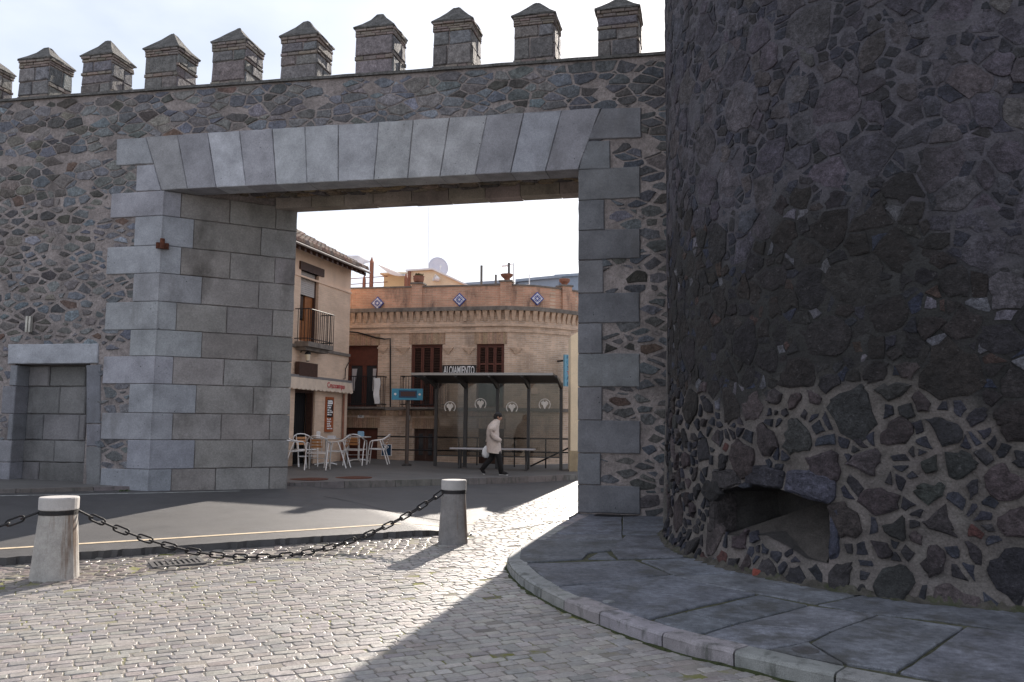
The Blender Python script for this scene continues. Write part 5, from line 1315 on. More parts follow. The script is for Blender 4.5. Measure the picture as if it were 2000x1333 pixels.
tm.v = [C.w((s0 + s1) / 2 + (v.x - mx) * kx, .192 + v.z - (v.y - my) * ky * .17, zc - .0 + (v.y - my) * ky) for v in tm.v]; tm.build('lettering', MT['redtext'], parent=awn)
sb = (C.P(636, 810, .03)[0], C.P(651, 810, .03)[0]); zt0 = (C.P(644, 844, .03)[1], C.P(644, 776, .03)[1])
bd_ = thing('menu_board', C.w(sum(sb) / 2, .02, zt0[0]), 'tall orange and black framed menu poster on the cafe wall beside the door', 'menu board')
q = MB(); q.fbox(C, sb[0], sb[1], .005, .04, zt0[0], zt0[1]); q.build('board', mat('orange board', (.36, .10, .035), rough=.6, var=.25, scale=12, bump=.1), parent=bd_)
hz = zt0[1] - zt0[0]; q = MB(); q.fbox(C, sb[0] + .06, sb[1] - .06, .036, .045, zt0[0] + hz * .42, zt0[1] - .07); q.build('black_panel', MT['signblack'], parent=bd_)
q = MB()
for i in range(13):
    z = zt0[0] + hz * (.08 + i * .066)
    if i in (5,): continue
    n_ = rnd.choice([2, 3, 3, 4]); x = sb[0] + .07
    for _ in range(n_):
        w = rnd.uniform(.04, .13)
        if x + w > sb[1] - .06: break
        q.fbox(C, x, x + w, .046, .049, z, z + rnd.uniform(.02, .05)); x += w + .03
for z in (.86, .80): q.fbox(C, sb[0] + .09, sb[1] - .1, .046, .05, zt0[0] + hz * z, zt0[0] + hz * (z + .04))
q.build('menu_lines', MT['lettering'], parent=bd_, kind='stuff')
s = C.P(668, 800)[0]; q = MB(); q.tube([C.w(s, .05, .35), C.w(s, .05, zb2 - .02)], .03, 8); q.build('downpipe', MT['terra'], parent=cafe)
s = C.P(671, 735)[0]; q = MB(); q.tube([C.w(s - .1, .05, zaw + .09), C.w(s, .05, zaw + .09), C.w(s + .02, .05, zaw + .4), C.w(s + .3, .05, zaw + .7)], .014, 6); q.build('cable', MT['iron'], parent=cafe)
s, z = C.P(603, 697, .25); lt = thing('wall_lantern', C.w(s, 0, z), 'small black lantern with frosted glass under the cafe balcony', 'lantern')
q = MB(); q.tube([C.w(s, .0, z + .12), C.w(s, .12, z + .22), C.w(s, .22, z + .2), C.w(s, .22, z + .13)], .014, 6); q.lathe(C.w(s, .22, z + .06), [(.09, 0), (.07, .05), (.02, .09)], 8); q.lathe(C.w(s, .22, z - .13), [(.04, 0), (.05, .02)], 8); q.build('bracket', MT['iron'], parent=lt)
q = MB(); q.lathe(C.w(s, .22, z - .11), [(.045, 0), (.075, .17)], 8); q.build('lamp_glass', mat('frosted glass', (.75, .66, .50), rough=.3, var=.05, bump=0), parent=lt)
a = C.P(584, 722, .15); b = C.P(620, 723, .15); zz = (C.P(602, 709, .15)[1], C.P(602, 736, .15)[1])
sx = thing('hanging_sign', C.w((a[0] + b[0]) / 2, .1, zz[1]), 'blank dark brown sign box on the cafe wall under the lantern', 'sign')
q = MB(); q.fbox(C, a[0], b[0], .04, .16, zz[1], zz[0]); q.build('sign_box', MT['darkwood'], parent=sx)
q = MB(); q.fbox(C, a[0] + .1, a[0] + .16, 0, .04, zz[1] + .05, zz[0] - .05); q.fbox(C, b[0] - .16, b[0] - .1, 0, .04, zz[1] + .05, zz[0] - .05); q.build('fixing', MT['iron'], parent=sx)

# ------------------------------------------------------------------ pier wall, shelter, railing, street furniture
p = gp(1114, 921, .15); zt = at_depth(1114, 657, p.y).z; zt2 = at_depth(1128, 648, p.y).z
pw = thing('rendered_pier', (p.x + .2, p.y + .3, p.z), 'tall smooth cream yellow wall pier close to the gate jamb', 'wall pier')
q = MB(); X0, X1 = p.x, p.x + .42; kt = (zt2 - zt) / (14 / FPX * p.y)
q.hexa([(X0, p.y, 0), (X1, p.y, 0), (X1, p.y + .9, 0), (X0, p.y + .9, 0), (X0, p.y, zt), (X1, p.y, zt + .42 * min(kt, .6)), (X1, p.y + .9, zt + .42 * min(kt, .6)), (X0, p.y + .9, zt)]); q.build('pier', MT['cream2'], parent=pw)
q = MB(); q.hexa([(X0 - .03, p.y - .03, 0), (X1, p.y - .03, 0), (X1, p.y - .002, 0), (X0 - .03, p.y - .002, 0), (X0 - .03, p.y - .03, p.z + .55), (X1, p.y - .03, p.z + .55), (X1, p.y - .002, p.z + .55), (X0 - .03, p.y - .002, p.z + .55)]); q.build('plinth', mat('grimy plinth', (.36, .29, .19), var=.3, scale=3, bump=.3), parent=pw)
vp = SEG[1][0]; a = vp.P(1103, 720, .5); b = vp.P(1116, 720, .5); z1 = vp.P(1107, 693, .5)[1]; z0 = vp.P(1107, 755, .5)[1]
vs_ = thing('vertical_sign', vp.w(a[0], .5, z0), 'narrow vertical blue sign with coloured letters at the building corner', 'sign')
q = MB(); q.fbox(vp, a[0], b[0] + .1, .42, .5, z0, z1); q.build('sign_panel', mat('pale blue sign', (.16, .36, .48), rough=.4, var=.15, bump=0), parent=vs_)
for i, (ch, cl) in enumerate(zip('HOSTAL', ('blue', 'bluepl', 'blue', 'redtext', 'blue', 'blue'))):
    zc = z1 - (z1 - z0) * (i + .5) / 6; sc_ = (a[0] + b[0]) / 2
    text_mb(ch, .16, lambda x, y, e: vp.w(sc_ + x, .503 + e, zc + y)).build('letter', MT[cl], parent=vs_)
q = MB(); q.fbox(vp, a[0] + .05, a[0] + .1, 0, .42, z1 - .2, z1 - .15); q.build('bracket', MT['iron'], parent=vs_)
# bus shelter
sc0 = at_depth(972, 800, 23.2); S = Frame(sc0.xy, (.986, -.167))
sh_t = thing('bus_shelter', S.w(0, .4, S.base(0, 0, .15)), 'dark metal bus shelter with glass back panels and white emblems', 'bus shelter')
posts = [S.P(x, 800)[0] for x in (852, 909.5, 971.5, 1032.5, 1096)]
gzS = lambda s, o=0: S.base(s, o, .15)
ro = 1.35; rl0 = S.P(803, 734, ro)[0]; rl1 = S.P(1069, 731.5, ro)[0]; zf = (S.P(803, 733.5, ro)[1] + S.P(1069, 731.5, ro)[1]) / 2; zk = S.P(1000, 750, -.12)[1]
rl1b = S.P(1103, 748, -.12)[0]
rl1 = (rl1 + rl1b) / 2 if abs(rl1 - rl1b) < .4 else rl1b
def roofz(o): t = (o + .12) / (ro + .12); return zk + (zf - zk) * math.sin(t * math.pi / 2) ** .9
q = MB(); os_ = np.linspace(-.12, ro, 9); up = [[o, roofz(o)] for o in os_]
q.loft([[S.w(s, o, z) for o, z in up] + [S.w(s, o, z + .05) for o, z in reversed(up)] for s in (rl0, rl1)]); q.build('roof', MT['shelter'], parent=sh_t)
q = MB(); q.fbox(S, rl0, rl1, ro, ro + .02, zf - .01, zf + .055); q.build('roof_edge', mat('painted sunlit roof edge', (.30, .29, .28), rough=.4, var=.05, bump=0, metallic=.5), parent=sh_t)  # paler strip paints the grazing-sun highlight along the front edge
zg0 = S.P(1090, 893)[1]
for i, s in enumerate(posts):
    q = MB(); w = .04 if i not in (1,) else .05; q.fbox(S, s - w, s + w, -.05, .05, gzS(s), roofz(0)); q.build('post', MT['shelter'], parent=sh_t)
    q = MB(); q.loft([[S.w(s - .03, .05, roofz(0) - .18), S.w(s + .03, .05, roofz(0) - .18), S.w(s + .03, .05, roofz(0) - .02), S.w(s - .03, .05, roofz(0) - .02)], [S.w(s - .03, ro - .05, roofz(ro - .05) - .06), S.w(s + .03, ro - .05, roofz(ro - .05) - .06), S.w(s + .03, ro - .05, roofz(ro - .05) - .005), S.w(s - .03, ro - .05, roofz(ro - .05) - .005)]]); q.build('roof_rib', MT['shelter'], parent=sh_t)
mg = bpy.data.materials.new('shelter glass'); mg.use_nodes = True; nt = mg.node_tree; nt.nodes.clear()
o_ = nt.nodes.new('ShaderNodeOutputMaterial'); mx_ = nt.nodes.new('ShaderNodeMixShader'); tr = nt.nodes.new('ShaderNodeBsdfTransparent'); gl = nt.nodes.new('ShaderNodeBsdfGlossy'); fr_ = nt.nodes.new('ShaderNodeFresnel')
tr.inputs[0].default_value = (.60, .59, .57, 1); gl.inputs['Roughness'].default_value = .04; fr_.inputs[0].default_value = 1.5
nt.links.new(fr_.outputs[0], mx_.inputs[0]); nt.links.new(tr.outputs[0], mx_.inputs[1]); nt.links.new(gl.outputs[0], mx_.inputs[2]); nt.links.new(mx_.outputs[0], o_.inputs[0]); MT['sglass'] = mg
MT['emblem'] = mat('frosted emblem', (.85, .82, .78), rough=.7, var=.05, bump=0)
for i, (a, b, ex, ey) in enumerate(((posts[0], posts[1], 879, 795), (posts[1], posts[2], 938.6, 789), (posts[2], posts[3], 1000, 796), (posts[3], posts[4], 1064, 790))):
    q = MB(); q.fbox(S, a + .045, b - .045, -.006, .006, zg0, roofz(0) - .02); pn = q.build('glass_panel', MT['sglass'], parent=sh_t)
    q = MB(); q.fbox(S, a + .04, b - .04, -.02, .02, zg0 - .03, zg0); q.build('panel_rail', MT['shelter'], parent=sh_t)
    s, z = S.P(ex, ey); q = MB(); r = .155
    arc_ = [S.w(s + r * math.cos(t), .012, z - .01 + r * math.sin(t)) for t in np.linspace(-.75, math.pi + .75, 22)]
    q.tube(arc_, .015, 5)
    for pol in ([(-.10, .05), (-.035, .10), (0, .06), (.035, .10), (.10, .05), (.09, -.01), (.05, -.035), (.02, -.11), (0, -.13), (-.02, -.11), (-.05, -.035), (-.09, -.01)],):
        q.loft([[S.w(s + x, .008, z + y) for x, y in pol], [S.w(s + x, .014, z + y) for x, y in pol]])
    q.build('emblem', MT['emblem'], parent=pn)
bs0 = S.P(881, 878, .55)[0]; bs1 = S.P(1044, 878, .55)[0]; bz = S.P(960, 877, .55)[1]
bn = thing('bench', S.w((bs0 + bs1) / 2, .5, gzS(0, .5)), 'long pale metal slat bench inside the bus shelter', 'bench')
for o0, o1 in ((.32, .44), (.46, .58), (.60, .72)): q = MB(); q.fbox(S, bs0, bs1, o0, o1, bz - .02, bz + .02); q.build('seat_slat', mat('bench metal', (.46, .44, .46), rough=.4, metallic=.4, var=.08, bump=.05) if o0 < .4 else bpy.data.materials['bench metal'], parent=bn)
for s in (bs0 + .25, bs1 - .22):
    q = MB(); g = gzS(s, .5); q.tube([S.w(s, .36, bz - .02), S.w(s, .42, g + .25), S.w(s, .40, g)], .025, 7); q.tube([S.w(s, .68, bz - .02), S.w(s, .6, g + .25), S.w(s, .64, g)], .025, 7); q.fbox(S, s - .02, s + .02, .34, .7, bz - .05, bz - .022); q.build('leg', MT['shelter'], parent=bn)
# railing before the sunken entrance
rc = at_depth(930, 860, 24.3); RL = Frame(rc.xy, F1.D); rt = thing('railing', RL.w(0, 0, RL.base(0, 0, .15)), 'black tube railing with sloping hand rail along the brick building', 'railing')
za, zb3 = RL.P(900, 855)[1], RL.P(900, 881)[1]
for z in (za, zb3): q = MB(); q.tube([RL.w(RL.P(737, 860)[0], 0, z), RL.w(RL.P(1135, 860)[0], 0, z)], .022, 8); q.build('rail', MT['iron'], parent=rt)
for x in (850, 896, 932, 1005, 1066, 1128):
    s = RL.P(x, 870)[0]; q = MB(); q.tube([RL.w(s, 0, RL.base(s, 0, .13)), RL.w(s, 0, za)], .02, 8); q.build('baluster', MT['iron'], parent=rt)
a, b = RL.P(1036, 911, .3), RL.P(1130, 866, .3); q = MB(); q.tube([RL.w(a[0], .3, a[1]), RL.w(b[0], .3, b[1])], .024, 8); s = RL.P(1066, 900, .3)[0]; zz = a[1] + (b[1] - a[1]) * (s - a[0]) / (b[0] - a[0]); q.tube([RL.w(s, .3, RL.base(s, .3, .13)), RL.w(s, .3, zz)], .02, 8); q.build('hand_rail', MT['iron'], parent=rt)
# stop display on a pole
p = gp(794, 910, .15); dz = p.y
st = thing('stop_display', p, 'turquoise bus stop display with dim red screen on a brown pole', 'bus stop sign')
z0, z1 = at_depth(795, 782, dz).z, at_depth(795, 760, dz).z; xa, xb = at_depth(767, 770, dz).x, at_depth(827, 770, dz).x
q = MB(); q.tube([(p.x, dz, p.z), (p.x, dz, z0 + .1)], .055, 12); q.build('pole', mat('brown pole paint', (.085, .065, .055), rough=.5, var=.15, bump=.05), parent=st)
q = MB(); q.lathe((p.x, dz, p.z), [(.14, 0), (.14, .03), (.08, .06)], 12); q.build('pole_base', MT['shelter'], parent=st)
q = MB(); q.box(xa, xb, dz - .2, dz - .06, z0, z1); q.build('casing', MT['bluepl'], parent=st)
q = MB(); q.box(xa + .2, xb - .16, dz - .206, dz - .2, z0 + .06, z1 - .05); q.build('screen_border', MT['blue'], parent=st)
q = MB(); q.box(xa + .25, xb - .2, dz - .210, dz - .206, z0 + .10, z1 - .085); q.build('screen', MT['redled'], parent=st)
for x in (xa + .1, xb - .08): q = MB(); q.ball((x, dz - .205, (z0 + z1) / 2), .035, .01, .035, 10, 6); q.build('indicator', MT['white'], parent=st)
# blue sign plate on the railing
a = RL.P(746, 869, .06); b = RL.P(763, 890, .06); bl_ = thing('blue_plate', RL.w(a[0], .05, b[1]), 'square dark blue plate with pale edge and letter P fixed on the railing', 'sign')
q = MB(); q.fbox(RL, a[0] - .015, b[0] + .015, .03, .05, b[1] - .015, a[1] + .015); q.build('plate_edge', MT['lettering'], parent=bl_)
q = MB(); q.fbox(RL, a[0], b[0], .05, .056, b[1], a[1]); q.build('plate', MT['blue'], parent=bl_)
text_mb('iP', .2, lambda x, y, e: RL.w((a[0] + b[0]) / 2 + x, .058 + e, (a[1] + b[1]) / 2 + .05 + y)).build('lettering', MT['lettering'], parent=bl_)

# ------------------------------------------------------------------ cafe terrace: chairs and tables (facing +x)
def make_chair(label):
    t = thing('terrace_chair', (0, 0, 0), label, 'chair', 'aluminium terrace chairs outside the cafe'); r = .017
    for y in (-.26, .26):
        q = MB(); q.tube([(.27, y, 0), (.23, y * 1.02, .44), (.20, y * 1.03, .62), (.15, y * 1.04, .66)], r, 8); q.build('front_leg', MT['alu'], parent=t)
        q = MB(); q.tube([(-.30, y, 0), (-.16, y, .44), (-.07, y * 1.03, .675)], r, 8); q.build('rear_leg', MT['alu'], parent=t)
    q = MB(); lp = [(.15, .27, .66), (0, .275, .67), (-.15, .27, .70), (-.27, .2, .78), (-.315, .1, .83), (-.325, 0, .84)]; lp += [(x, -y, z) for x, y, z in reversed(lp[:-1])]
    q.tube(lp, r, 8); q.build('arm_loop', MT['alu'], parent=t)
    q = MB(); q.tube([(.21, .24, .43), (.21, -.24, .43), (-.2, -.22, .41), (-.2, .22, .41)], .014, 7, closed=True); q.build('seat_frame', MT['alu'], parent=t)
    q = MB(); q.tube([(.25, .26, .27), (.25, -.26, .27)], .009, 6); q.build('stretcher', MT['alu'], parent=t)
    for i in range(5): x = -.16 + i * .085; q = MB(); q.box(x - .034, x + .034, -.23, .23, .432, .444); q.build('seat_slat', MT['alu'], parent=t)
    for i in range(3):
        z = .55 + i * .075; x = -.23 - i * .02; q = MB(); q.hexa([(x, -.15, z), (x, .15, z), (x - .014, .15, z), (x - .014, -.15, z), (x - .015, -.15, z + .055), (x - .015, .15, z + .055), (x - .029, .15, z + .055), (x - .029, -.15, z + .055)]); q.build('back_slat', MT['slatwood'], parent=t)
    q = MB()
    for y in (-.13, .13): q.tube([(-.19, y, .42), (-.255, y, .62), (-.31, y, .82)], .012, 6)
    q.build('back_support', MT['alu'], parent=t)
    return t
CH = [((620, 918), 92, 'aluminium chair with orange wood back slats, seen from behind, nearest the kerb'), ((658, 914), 178, 'aluminium chair in side view between the two slat backed chairs'), ((693, 909), 88, 'aluminium chair with orange wood back slats turned to the rear table with the blue box'), ((738, 907), 182, 'aluminium chair standing alone in front of the blue plate'), ((594, 911), -55, 'aluminium chair with round back facing out from the dark cafe door'), ((571, 914), 35, 'aluminium chair half hidden by the left gate reveal')]
c0 = None
for (px, py), a, lab in CH:
    p = gp(px, py, .15)
    if c0 is None: c0 = make_chair(lab); c0.location = p; c0.rotation_euler = (0, 0, R(a))
    else: copy_thing(c0, p, R(a), lab)
def table(px, py, label):
    p = gp(px, py, .15); t = thing('terrace_table', p, label, 'table', 'round metal terrace tables')
    q = MB(); q.lathe(p + Vector((0, 0, .70)), [(.34, 0), (.35, .008), (.35, .024), (.34, .03)], 28); q.build('tabletop', MT['alu'], parent=t)
    q = MB(); q.tube([p + Vector((0, 0, .03)), p + Vector((0, 0, .70))], .03, 10); q.build('column', MT['alu'], parent=t)
    for i in range(4):
        d = Vector((math.cos(i * math.pi / 2 + .4), math.sin(i * math.pi / 2 + .4), 0)); q = MB(); q.tube([p + Vector((0, 0, .06)), p + d * .16 + Vector((0, 0, .05)), p + d * .3 + Vector((0, 0, .012))], .02, 7); q.build('foot', MT['alu'], parent=t)
    return p
t1 = table(636, 909, 'round metal table with a white napkin holder beside the cafe door')
t2 = table(700, 902, 'round metal table carrying a blue box at the corner of the cafe')
def topbox(c, dx, dy, w, d, h, nm, m, label, cat):
    q = MB(); x, y, z = c.x + dx, c.y + dy, c.z + .731; q.loft([[(x - w, y - d, z), (x + w, y - d, z), (x + w, y + d, z), (x - w, y + d, z)], [(x - w, y - d, z + h * .9), (x + w, y - d, z + h * .9), (x + w, y + d, z + h * .9), (x - w, y + d, z + h * .9)], [(x - w * .7, y - d * .7, z + h), (x + w * .7, y - d * .7, z + h), (x + w * .7, y + d * .7, z + h), (x - w * .7, y + d * .7, z + h)]])
    tag(q.build(nm, m, org=(x, y, z)), label, cat)
topbox(t1, -.2, -.1, .045, .045, .17, 'napkin_holder', MT['white'], 'white napkin holder standing on the front terrace table', 'napkin holder')
topbox(t1, .13, .05, .10, .07, .06, 'folded_menu', MT['sail'], 'pale folded menu lying on the front terrace table', 'menu')
topbox(t2, .05, .0, .085, .06, .15, 'blue_box', mat('pale blue card', (.22, .38, .52), var=.2, scale=20, bump=0), 'pale blue box standing on the rear terrace table', 'box')

# ------------------------------------------------------------------ the person walking past the shelter
pp = gp(964, 928, .15); ph_ = at_depth(975, 806, pp.y).z - pp.z; k = ph_ / 1.60
per = thing('person', pp, 'person in a pale puffy coat and black trousers walking past the bus shelter', 'person')
def L(x, y, z): return Vector((pp.x + x * k, pp.y + y * k, pp.z + z * k))
def skin_mesh(name, verts, edges, m, parent, sub=2):
    me = bpy.data.meshes.new(name); me.from_pydata([tuple(L(*v[:3]) - WL[parent.name]) for v in verts], edges, []); ob = bpy.data.objects.new(name, me); COL.objects.link(ob)
    mo = ob.modifiers.new('skin', 'SKIN'); mo.use_smooth_shade = True
    for i, v in enumerate(verts):
        sv = me.skin_vertices[0].data[i]; sv.radius = (v[3] * k, (v[4] if len(v) > 4 else v[3]) * k); sv.use_root = (i == 0)
    ms = ob.modifiers.new('sub', 'SUBSURF'); ms.levels = sub; ms.render_levels = sub
    dg = bpy.context.evaluated_depsgraph_get(); m2 = bpy.data.meshes.new_from_object(ob.evaluated_get(dg)); m2.name = name
    bpy.data.objects.remove(ob); bpy.data.meshes.remove(me)
    at = m2.attributes.new('tint', 'FLOAT_COLOR', 'POINT'); at.data.foreach_set('color', [1.0] * (4 * len(m2.vertices)))
    m2.materials.clear(); m2.materials.append(m); o2 = bpy.data.objects.new(name, m2); COL.objects.link(o2); o2.parent = parent; WL[o2.name] = WL[parent.name]; return o2
MT['skin'] = mat('skin', (.42, .24, .17), rough=.6, var=.08, bump=.05); MT['hair'] = mat('black hair', (.012, .010, .010), rough=.55, var=.3, scale=60, bump=.6, bscale=90)
MT['coat'] = mat('pale puffy cloth', (.56, .48, .43), rough=.85, var=.08, scale=8, bump=.5, bscale=14, bdist=.02); MT['trouser'] = mat('black cloth', (.016, .015, .016), rough=.9, var=.2, bump=.2)
V_ = [(0, 0, .80, .11), (0, 0, 1.0, .11, .13), (-.01, 0, 1.2, .10, .15), (.04, 0, 1.33, .05), (.085, 0, 1.39, .048), (.115, 0, 1.44, .075), (.125, 0, 1.51, .085),
      (0, -.09, .76, .08), (.13, -.09, .44, .055), (.20, -.09, .08, .035), (.31, -.09, .03, .03),
      (0, .09, .76, .08), (-.05, .09, .42, .055), (-.30, .09, .16, .035), (-.26, .09, .05, .028),
      (-.01, -.17, 1.25, .06), (-.05, -.22, 1.02, .042), (.13, -.20, .90, .03), (.18, -.18, .87, .028),
      (-.01, .17, 1.25, .06), (-.10, .22, 1.02, .042), (-.17, .22, .82, .028), (-.185, .22, .77, .026),
      (.205, 0, 1.465, .018)]
E_ = [(0, 1), (1, 2), (2, 3), (3, 4), (4, 5), (5, 6), (0, 7), (7, 8), (8, 9), (9, 10), (0, 11), (11, 12), (12, 13), (13, 14), (2, 15), (15, 16), (16, 17), (17, 18), (2, 19), (19, 20), (20, 21), (21, 22), (5, 23)]
skin_mesh('body', V_, E_, MT['skin'], per)
for i in range(5):                               # left hand closed on the bag handles
    a = (-.19, .205 + .012 * i, .765); b = (-.215 + .004 * i, .205 + .012 * i, .735 - .004 * (2 - abs(i - 2))); c_ = (-.20, .205 + .012 * i, .715)
    if i == 4: a, b, c_ = (-.175, .20, .77), (-.165, .195, .745), (-.175, .20, .725)
    skin_mesh('finger', [(*a, .008), (*b, .0075), (*c_, .006)], [(0, 1), (1, 2)], MT['skin'], per, 1)
def ell(z, cx, rx, ry, tilt=0.0, n=28, wob=.012): return [L(cx + rx * math.cos(2 * math.pi * i / n) * (1 + wob * math.sin(i * 2.1 + z * 30)), ry * math.sin(2 * math.pi * i / n), z + tilt * math.cos(2 * math.pi * i / n)) for i in range(n)]
q = MB(); rings = []
prof = [(1.42, .085, .07, .08, -.03), (1.385, .07, .085, .095, -.02), (1.33, .03, .11, .16, -.02), (1.25, -.015, .145, .205, -.01), (1.12, -.035, .16, .215, 0), (.98, -.03, .165, .22, 0), (.85, -.01, .175, .225, 0), (.70, .0, .185, .23, -.01), (.56, .005, .19, .235, -.02), (.555, .005, .18, .225, -.02)]
for i in range(len(prof) - 1):
    a, b = prof[i], prof[i + 1]
    for t in (0, .5):
        v = [x + (y - x) * t for x, y in zip(a, b)]; pf = 1.0 if t == 0 else 1.025
        rings.append(ell(v[0], v[1], v[2] * pf, v[3] * pf, v[4]))
rings.append(ell(*prof[-1])); q.loft(rings); q.build('coat', MT['coat'], parent=per, smooth=True)
for pts_ in ([(-.01, -.19, 1.27), (-.05, -.25, 1.14), (-.055, -.265, 1.03), (.03, -.265, .95), (.13, -.235, .90), (.175, -.215, .875)], [(-.01, .19, 1.27), (-.06, .25, 1.14), (-.10, .265, 1.02), (-.14, .255, .92), (-.17, .235, .83)]):
    q = MB(); q.tube([L(*p_) for p_ in pts_], [.085 * k, .085 * k, .078 * k, .072 * k, .062 * k, .05 * k][:len(pts_)], 14); q.build('sleeve', MT['coat'], parent=per, smooth=True)
q = MB(); q.tube([L(.10, -.245, .93), L(.17, -.235, .86), L(.19, -.2, .83)], [.02 * k, .018 * k, .01 * k], 8); q.build('pocket_flap', MT['coat'], parent=per, smooth=True)
for pts_, rr in (([(0, -.09, .80), (.07, -.09, .62), (.14, -.09, .44), (.17, -.09, .26), (.195, -.09, .07)], [.11, .10, .078, .07, .065]), ([(0, .09, .80), (-.03, .09, .62), (-.06, .09, .43), (-.19, .09, .28), (-.30, .09, .14)], [.11, .10, .078, .07, .06])):
    q = MB(); q.tube([L(*p_) for p_ in pts_], [r_ * k for r_ in rr], 14); q.build('trouser_leg', MT['trouser'], parent=per, smooth=True)
for pts_ in ([(.14, -.09, .06), (.22, -.09, .065), (.31, -.09, .045), (.37, -.09, .03)], [(-.345, .09, .17), (-.29, .09, .115), (-.25, .09, .055), (-.225, .09, .02)]):
    q = MB(); q.tube([L(*p_) for p_ in pts_], [.045 * k, .05 * k, .042 * k, .02 * k], 12); so = q.build('shoe', MT['trouser'], parent=per, smooth=True)
    q = MB(); q.tube([L(p_[0] + (.0), p_[1], max(.012, p_[2] - .042)) for p_ in pts_], [.02 * k] * 4, 10); q.build('shoe_sole', MT['white'], parent=per, smooth=True)
q = MB(); q.ball(L(.098, 0, 1.525), .105 * k, .1 * k, .088 * k, 16, 10); q.ball(L(.05, 0, 1.475), .07 * k, .092 * k, .085 * k, 14, 8); q.build('hair', MT['hair'], parent=per, smooth=True)
for y in (-.083, .083): q = MB(); q.ball(L(.10, y, 1.475), .022 * k, .012 * k, .032 * k, 10, 6); q.build('ear', MT['skin'], parent=per, smooth=True)
for y in (-.035, .035): q = MB(); q.ball(L(.192, y, 1.492), .008 * k, .012 * k, .007 * k, 8, 6); q.build('eye', MT['darkin'], parent=per, smooth=True)
q = MB(); q.ball(L(.193, 0, 1.428), .007 * k, .024 * k, .006 * k, 8, 6); q.build('mouth', MT['redtext'], parent=per, smooth=True)
q = MB(); rg = []
for z, rx, ry in ((.74, .015, .012), (.70, .05, .03), (.62, .10, .05), (.53, .12, .055), (.46, .10, .05), (.42, .04, .02)):
    rg.append([L(-.21 + (.74 - z) * .06 + rx * math.cos(2 * math.pi * i / 16) * (1 + .12 * math.sin(i * 2.3 + z * 20)), .22 + ry * math.sin(2 * math.pi * i / 16) * (1 + .15 * math.sin(i * 3.1)), z) for i in range(16)])
q.loft(rg); tag(q.build('carrier_bag', MT['white'], org=L(-.2, .22, .74), smooth=True), 'white plastic carrier bag held behind the walking person', 'bag')

# ------------------------------------------------------------------ bollards and chain
def bollard(pxb, pyb, pyt, rb_px, rt_px, label, tn, tc):
    p = gp(pxb, pyb); d = p.length; y = p.y; H = at_depth(pxb, pyt, y).z - p.z; rb = rb_px / FPX * y; rt = rt_px / FPX * y
    t = thing('stone_bollard', p, label, 'bollard', 'stone bollards linked by a chain')
    n = 28; hs = H * .155
    q = MB(); q.lathe(p, [(rb * 1.0, -.03), (rb, 0), (rb * .985, .02), (rt * .985, H - hs - .055), (rt * .97, H - hs - .05)], n, tn); q.build('shaft', MT['bollard'], parent=t)
    q = MB(); q.lathe(p, [(rt * .93, H - hs - .055), (rt * .93, H - hs)], n, tn); q.build('neck', MT['bollard'], parent=t)
    q = MB(); q.lathe(p, [(rt * 1.02, H - hs), (rt * 1.03, H - hs + .012), (rt * 1.03, H - .014), (rt * 1.0, H - .003), (rt * .8, H)], n, tc); q.build('head', MT['bollardcap'], parent=t)
    q = MB(); q.lathe(p, [(rt * .94, H - hs - .05), (rt * 1.01, H - hs - .05), (rt * 1.01, H - hs - .008), (rt * .94, H - hs - .008)], n); q.build('iron_band', MT['iron'], parent=t)
    return p, H, rt, hs, t
pL, HL, rtL, hsL, tL = bollard(106, 1130, 970, 43, 34, 'pale stone bollard with rust stained shaft, left one, beside the drain grate', (.36, .34, .315), (.42, .40, .385))
pR, HR, rtR, hsR, tR = bollard(884.5, 1062, 937, 29, 23.5, 'grey stone bollard tinted dark for its backlit shade, in the middle of the view, right end of the chain', (.20, .19, .185), (.36, .345, .335))  # darker tints than the left one: backlit shade put into the stone colour
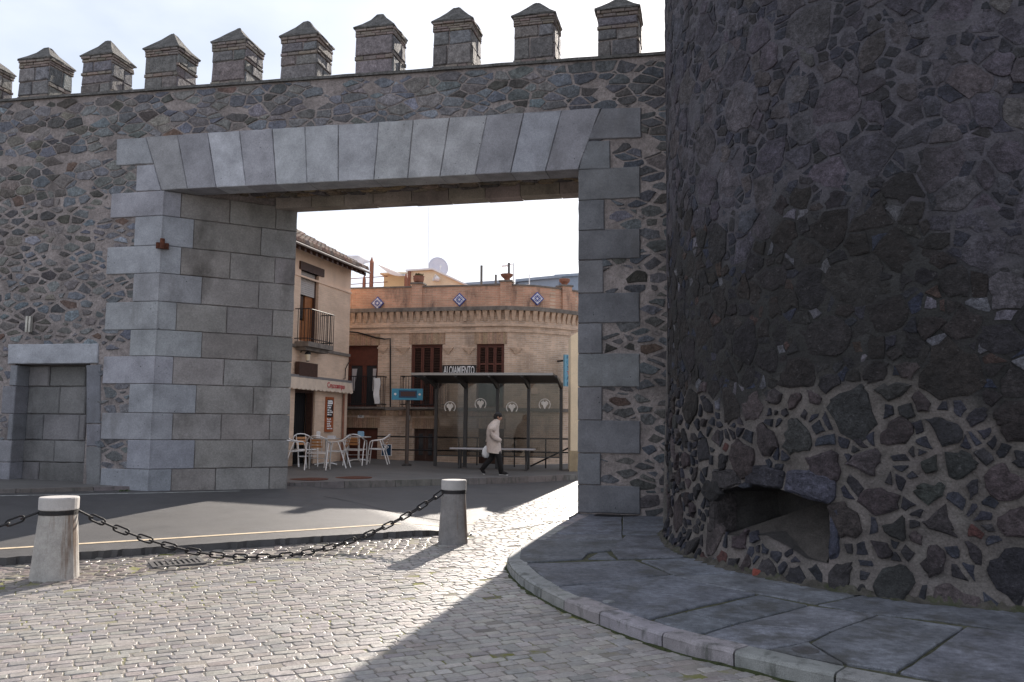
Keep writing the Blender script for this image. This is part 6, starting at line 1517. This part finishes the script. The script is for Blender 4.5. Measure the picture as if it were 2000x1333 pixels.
def chain(a, b, sag, n, label, r=.010, lk=.165):
    # hanging curve, links alternately turned a quarter
    N = 400; pts = [a.lerp(b, t / N) - Vector((0, 0, sag * (1 - (2 * t / N - 1) ** 2))) for t in range(N + 1)]
    cu = [0]
    for i in range(N): cu.append(cu[-1] + (pts[i + 1] - pts[i]).length)
    tot = cu[-1]; m = max(3, round(tot / (lk * .80))); root = thing('iron_chain', a, label, 'chain', 'chains between bollards')
    def at(s):
        s = min(max(s, 0), tot); i = min(N - 1, int(np.searchsorted(cu, s, 'right') - 1)); return pts[i].lerp(pts[i + 1], (s - cu[i]) / max(1e-9, cu[i + 1] - cu[i]))
    base = None
    for i in range(m):
        c = at((i + .5) * tot / m); d = (at((i + 1) * tot / m) - at(i * tot / m)).normalized()
        side = d.cross(Vector((0, 0, 1))).normalized(); upv = side.cross(d).normalized()
        if i % 2: side, upv = upv, -side
        mt = Matrix((d, side, upv)).transposed().to_4x4(); mt.translation = c - a
        if base is None:
            q = MB(); w = .029; Lh = lk / 2 - w; lp = [(Lh + w * math.sin(t), w * math.cos(t), 0) for t in np.linspace(0, math.pi, 6)] + [(-Lh - w * math.sin(t), -w * math.cos(t), 0) for t in np.linspace(0, math.pi, 6)]
            q.tube(lp, r, 7, closed=True); base = q.mesh('link', MT['iron'], smooth=True)
        o = bpy.data.objects.new('link', base); COL.objects.link(o); o.parent = root; o.matrix_local = mt; WL[o.name] = a
    return root
dv = (pR - pL); dv.z = 0; dv.normalize()
zc_ = lambda p, H, hs: p + Vector((0, 0, H - hs - .028))
cA = zc_(pL, HL, hsL) + dv * (rtL * 1.05); cB = zc_(pR, HR, hsR) - dv * (rtR * 1.05)
low = at_depth(500, 1090, (cA.y + cB.y) / 2 - .15).z
sag = (cA.z + cB.z) / 2 - low
chain(cA, cB, sag, 40, 'heavy black iron chain sagging between the two stone bollards')
eL = gp(-700, 1215); cC = zc_(pL, HL, hsL) - dv * (rtL * 1.05); cD = Vector((pL.x - dv.x * 5, pL.y - dv.y * 5, cC.z))
chain(cC, cD, sag * .75, 40, 'heavy black iron chain leaving the left bollard out of view')
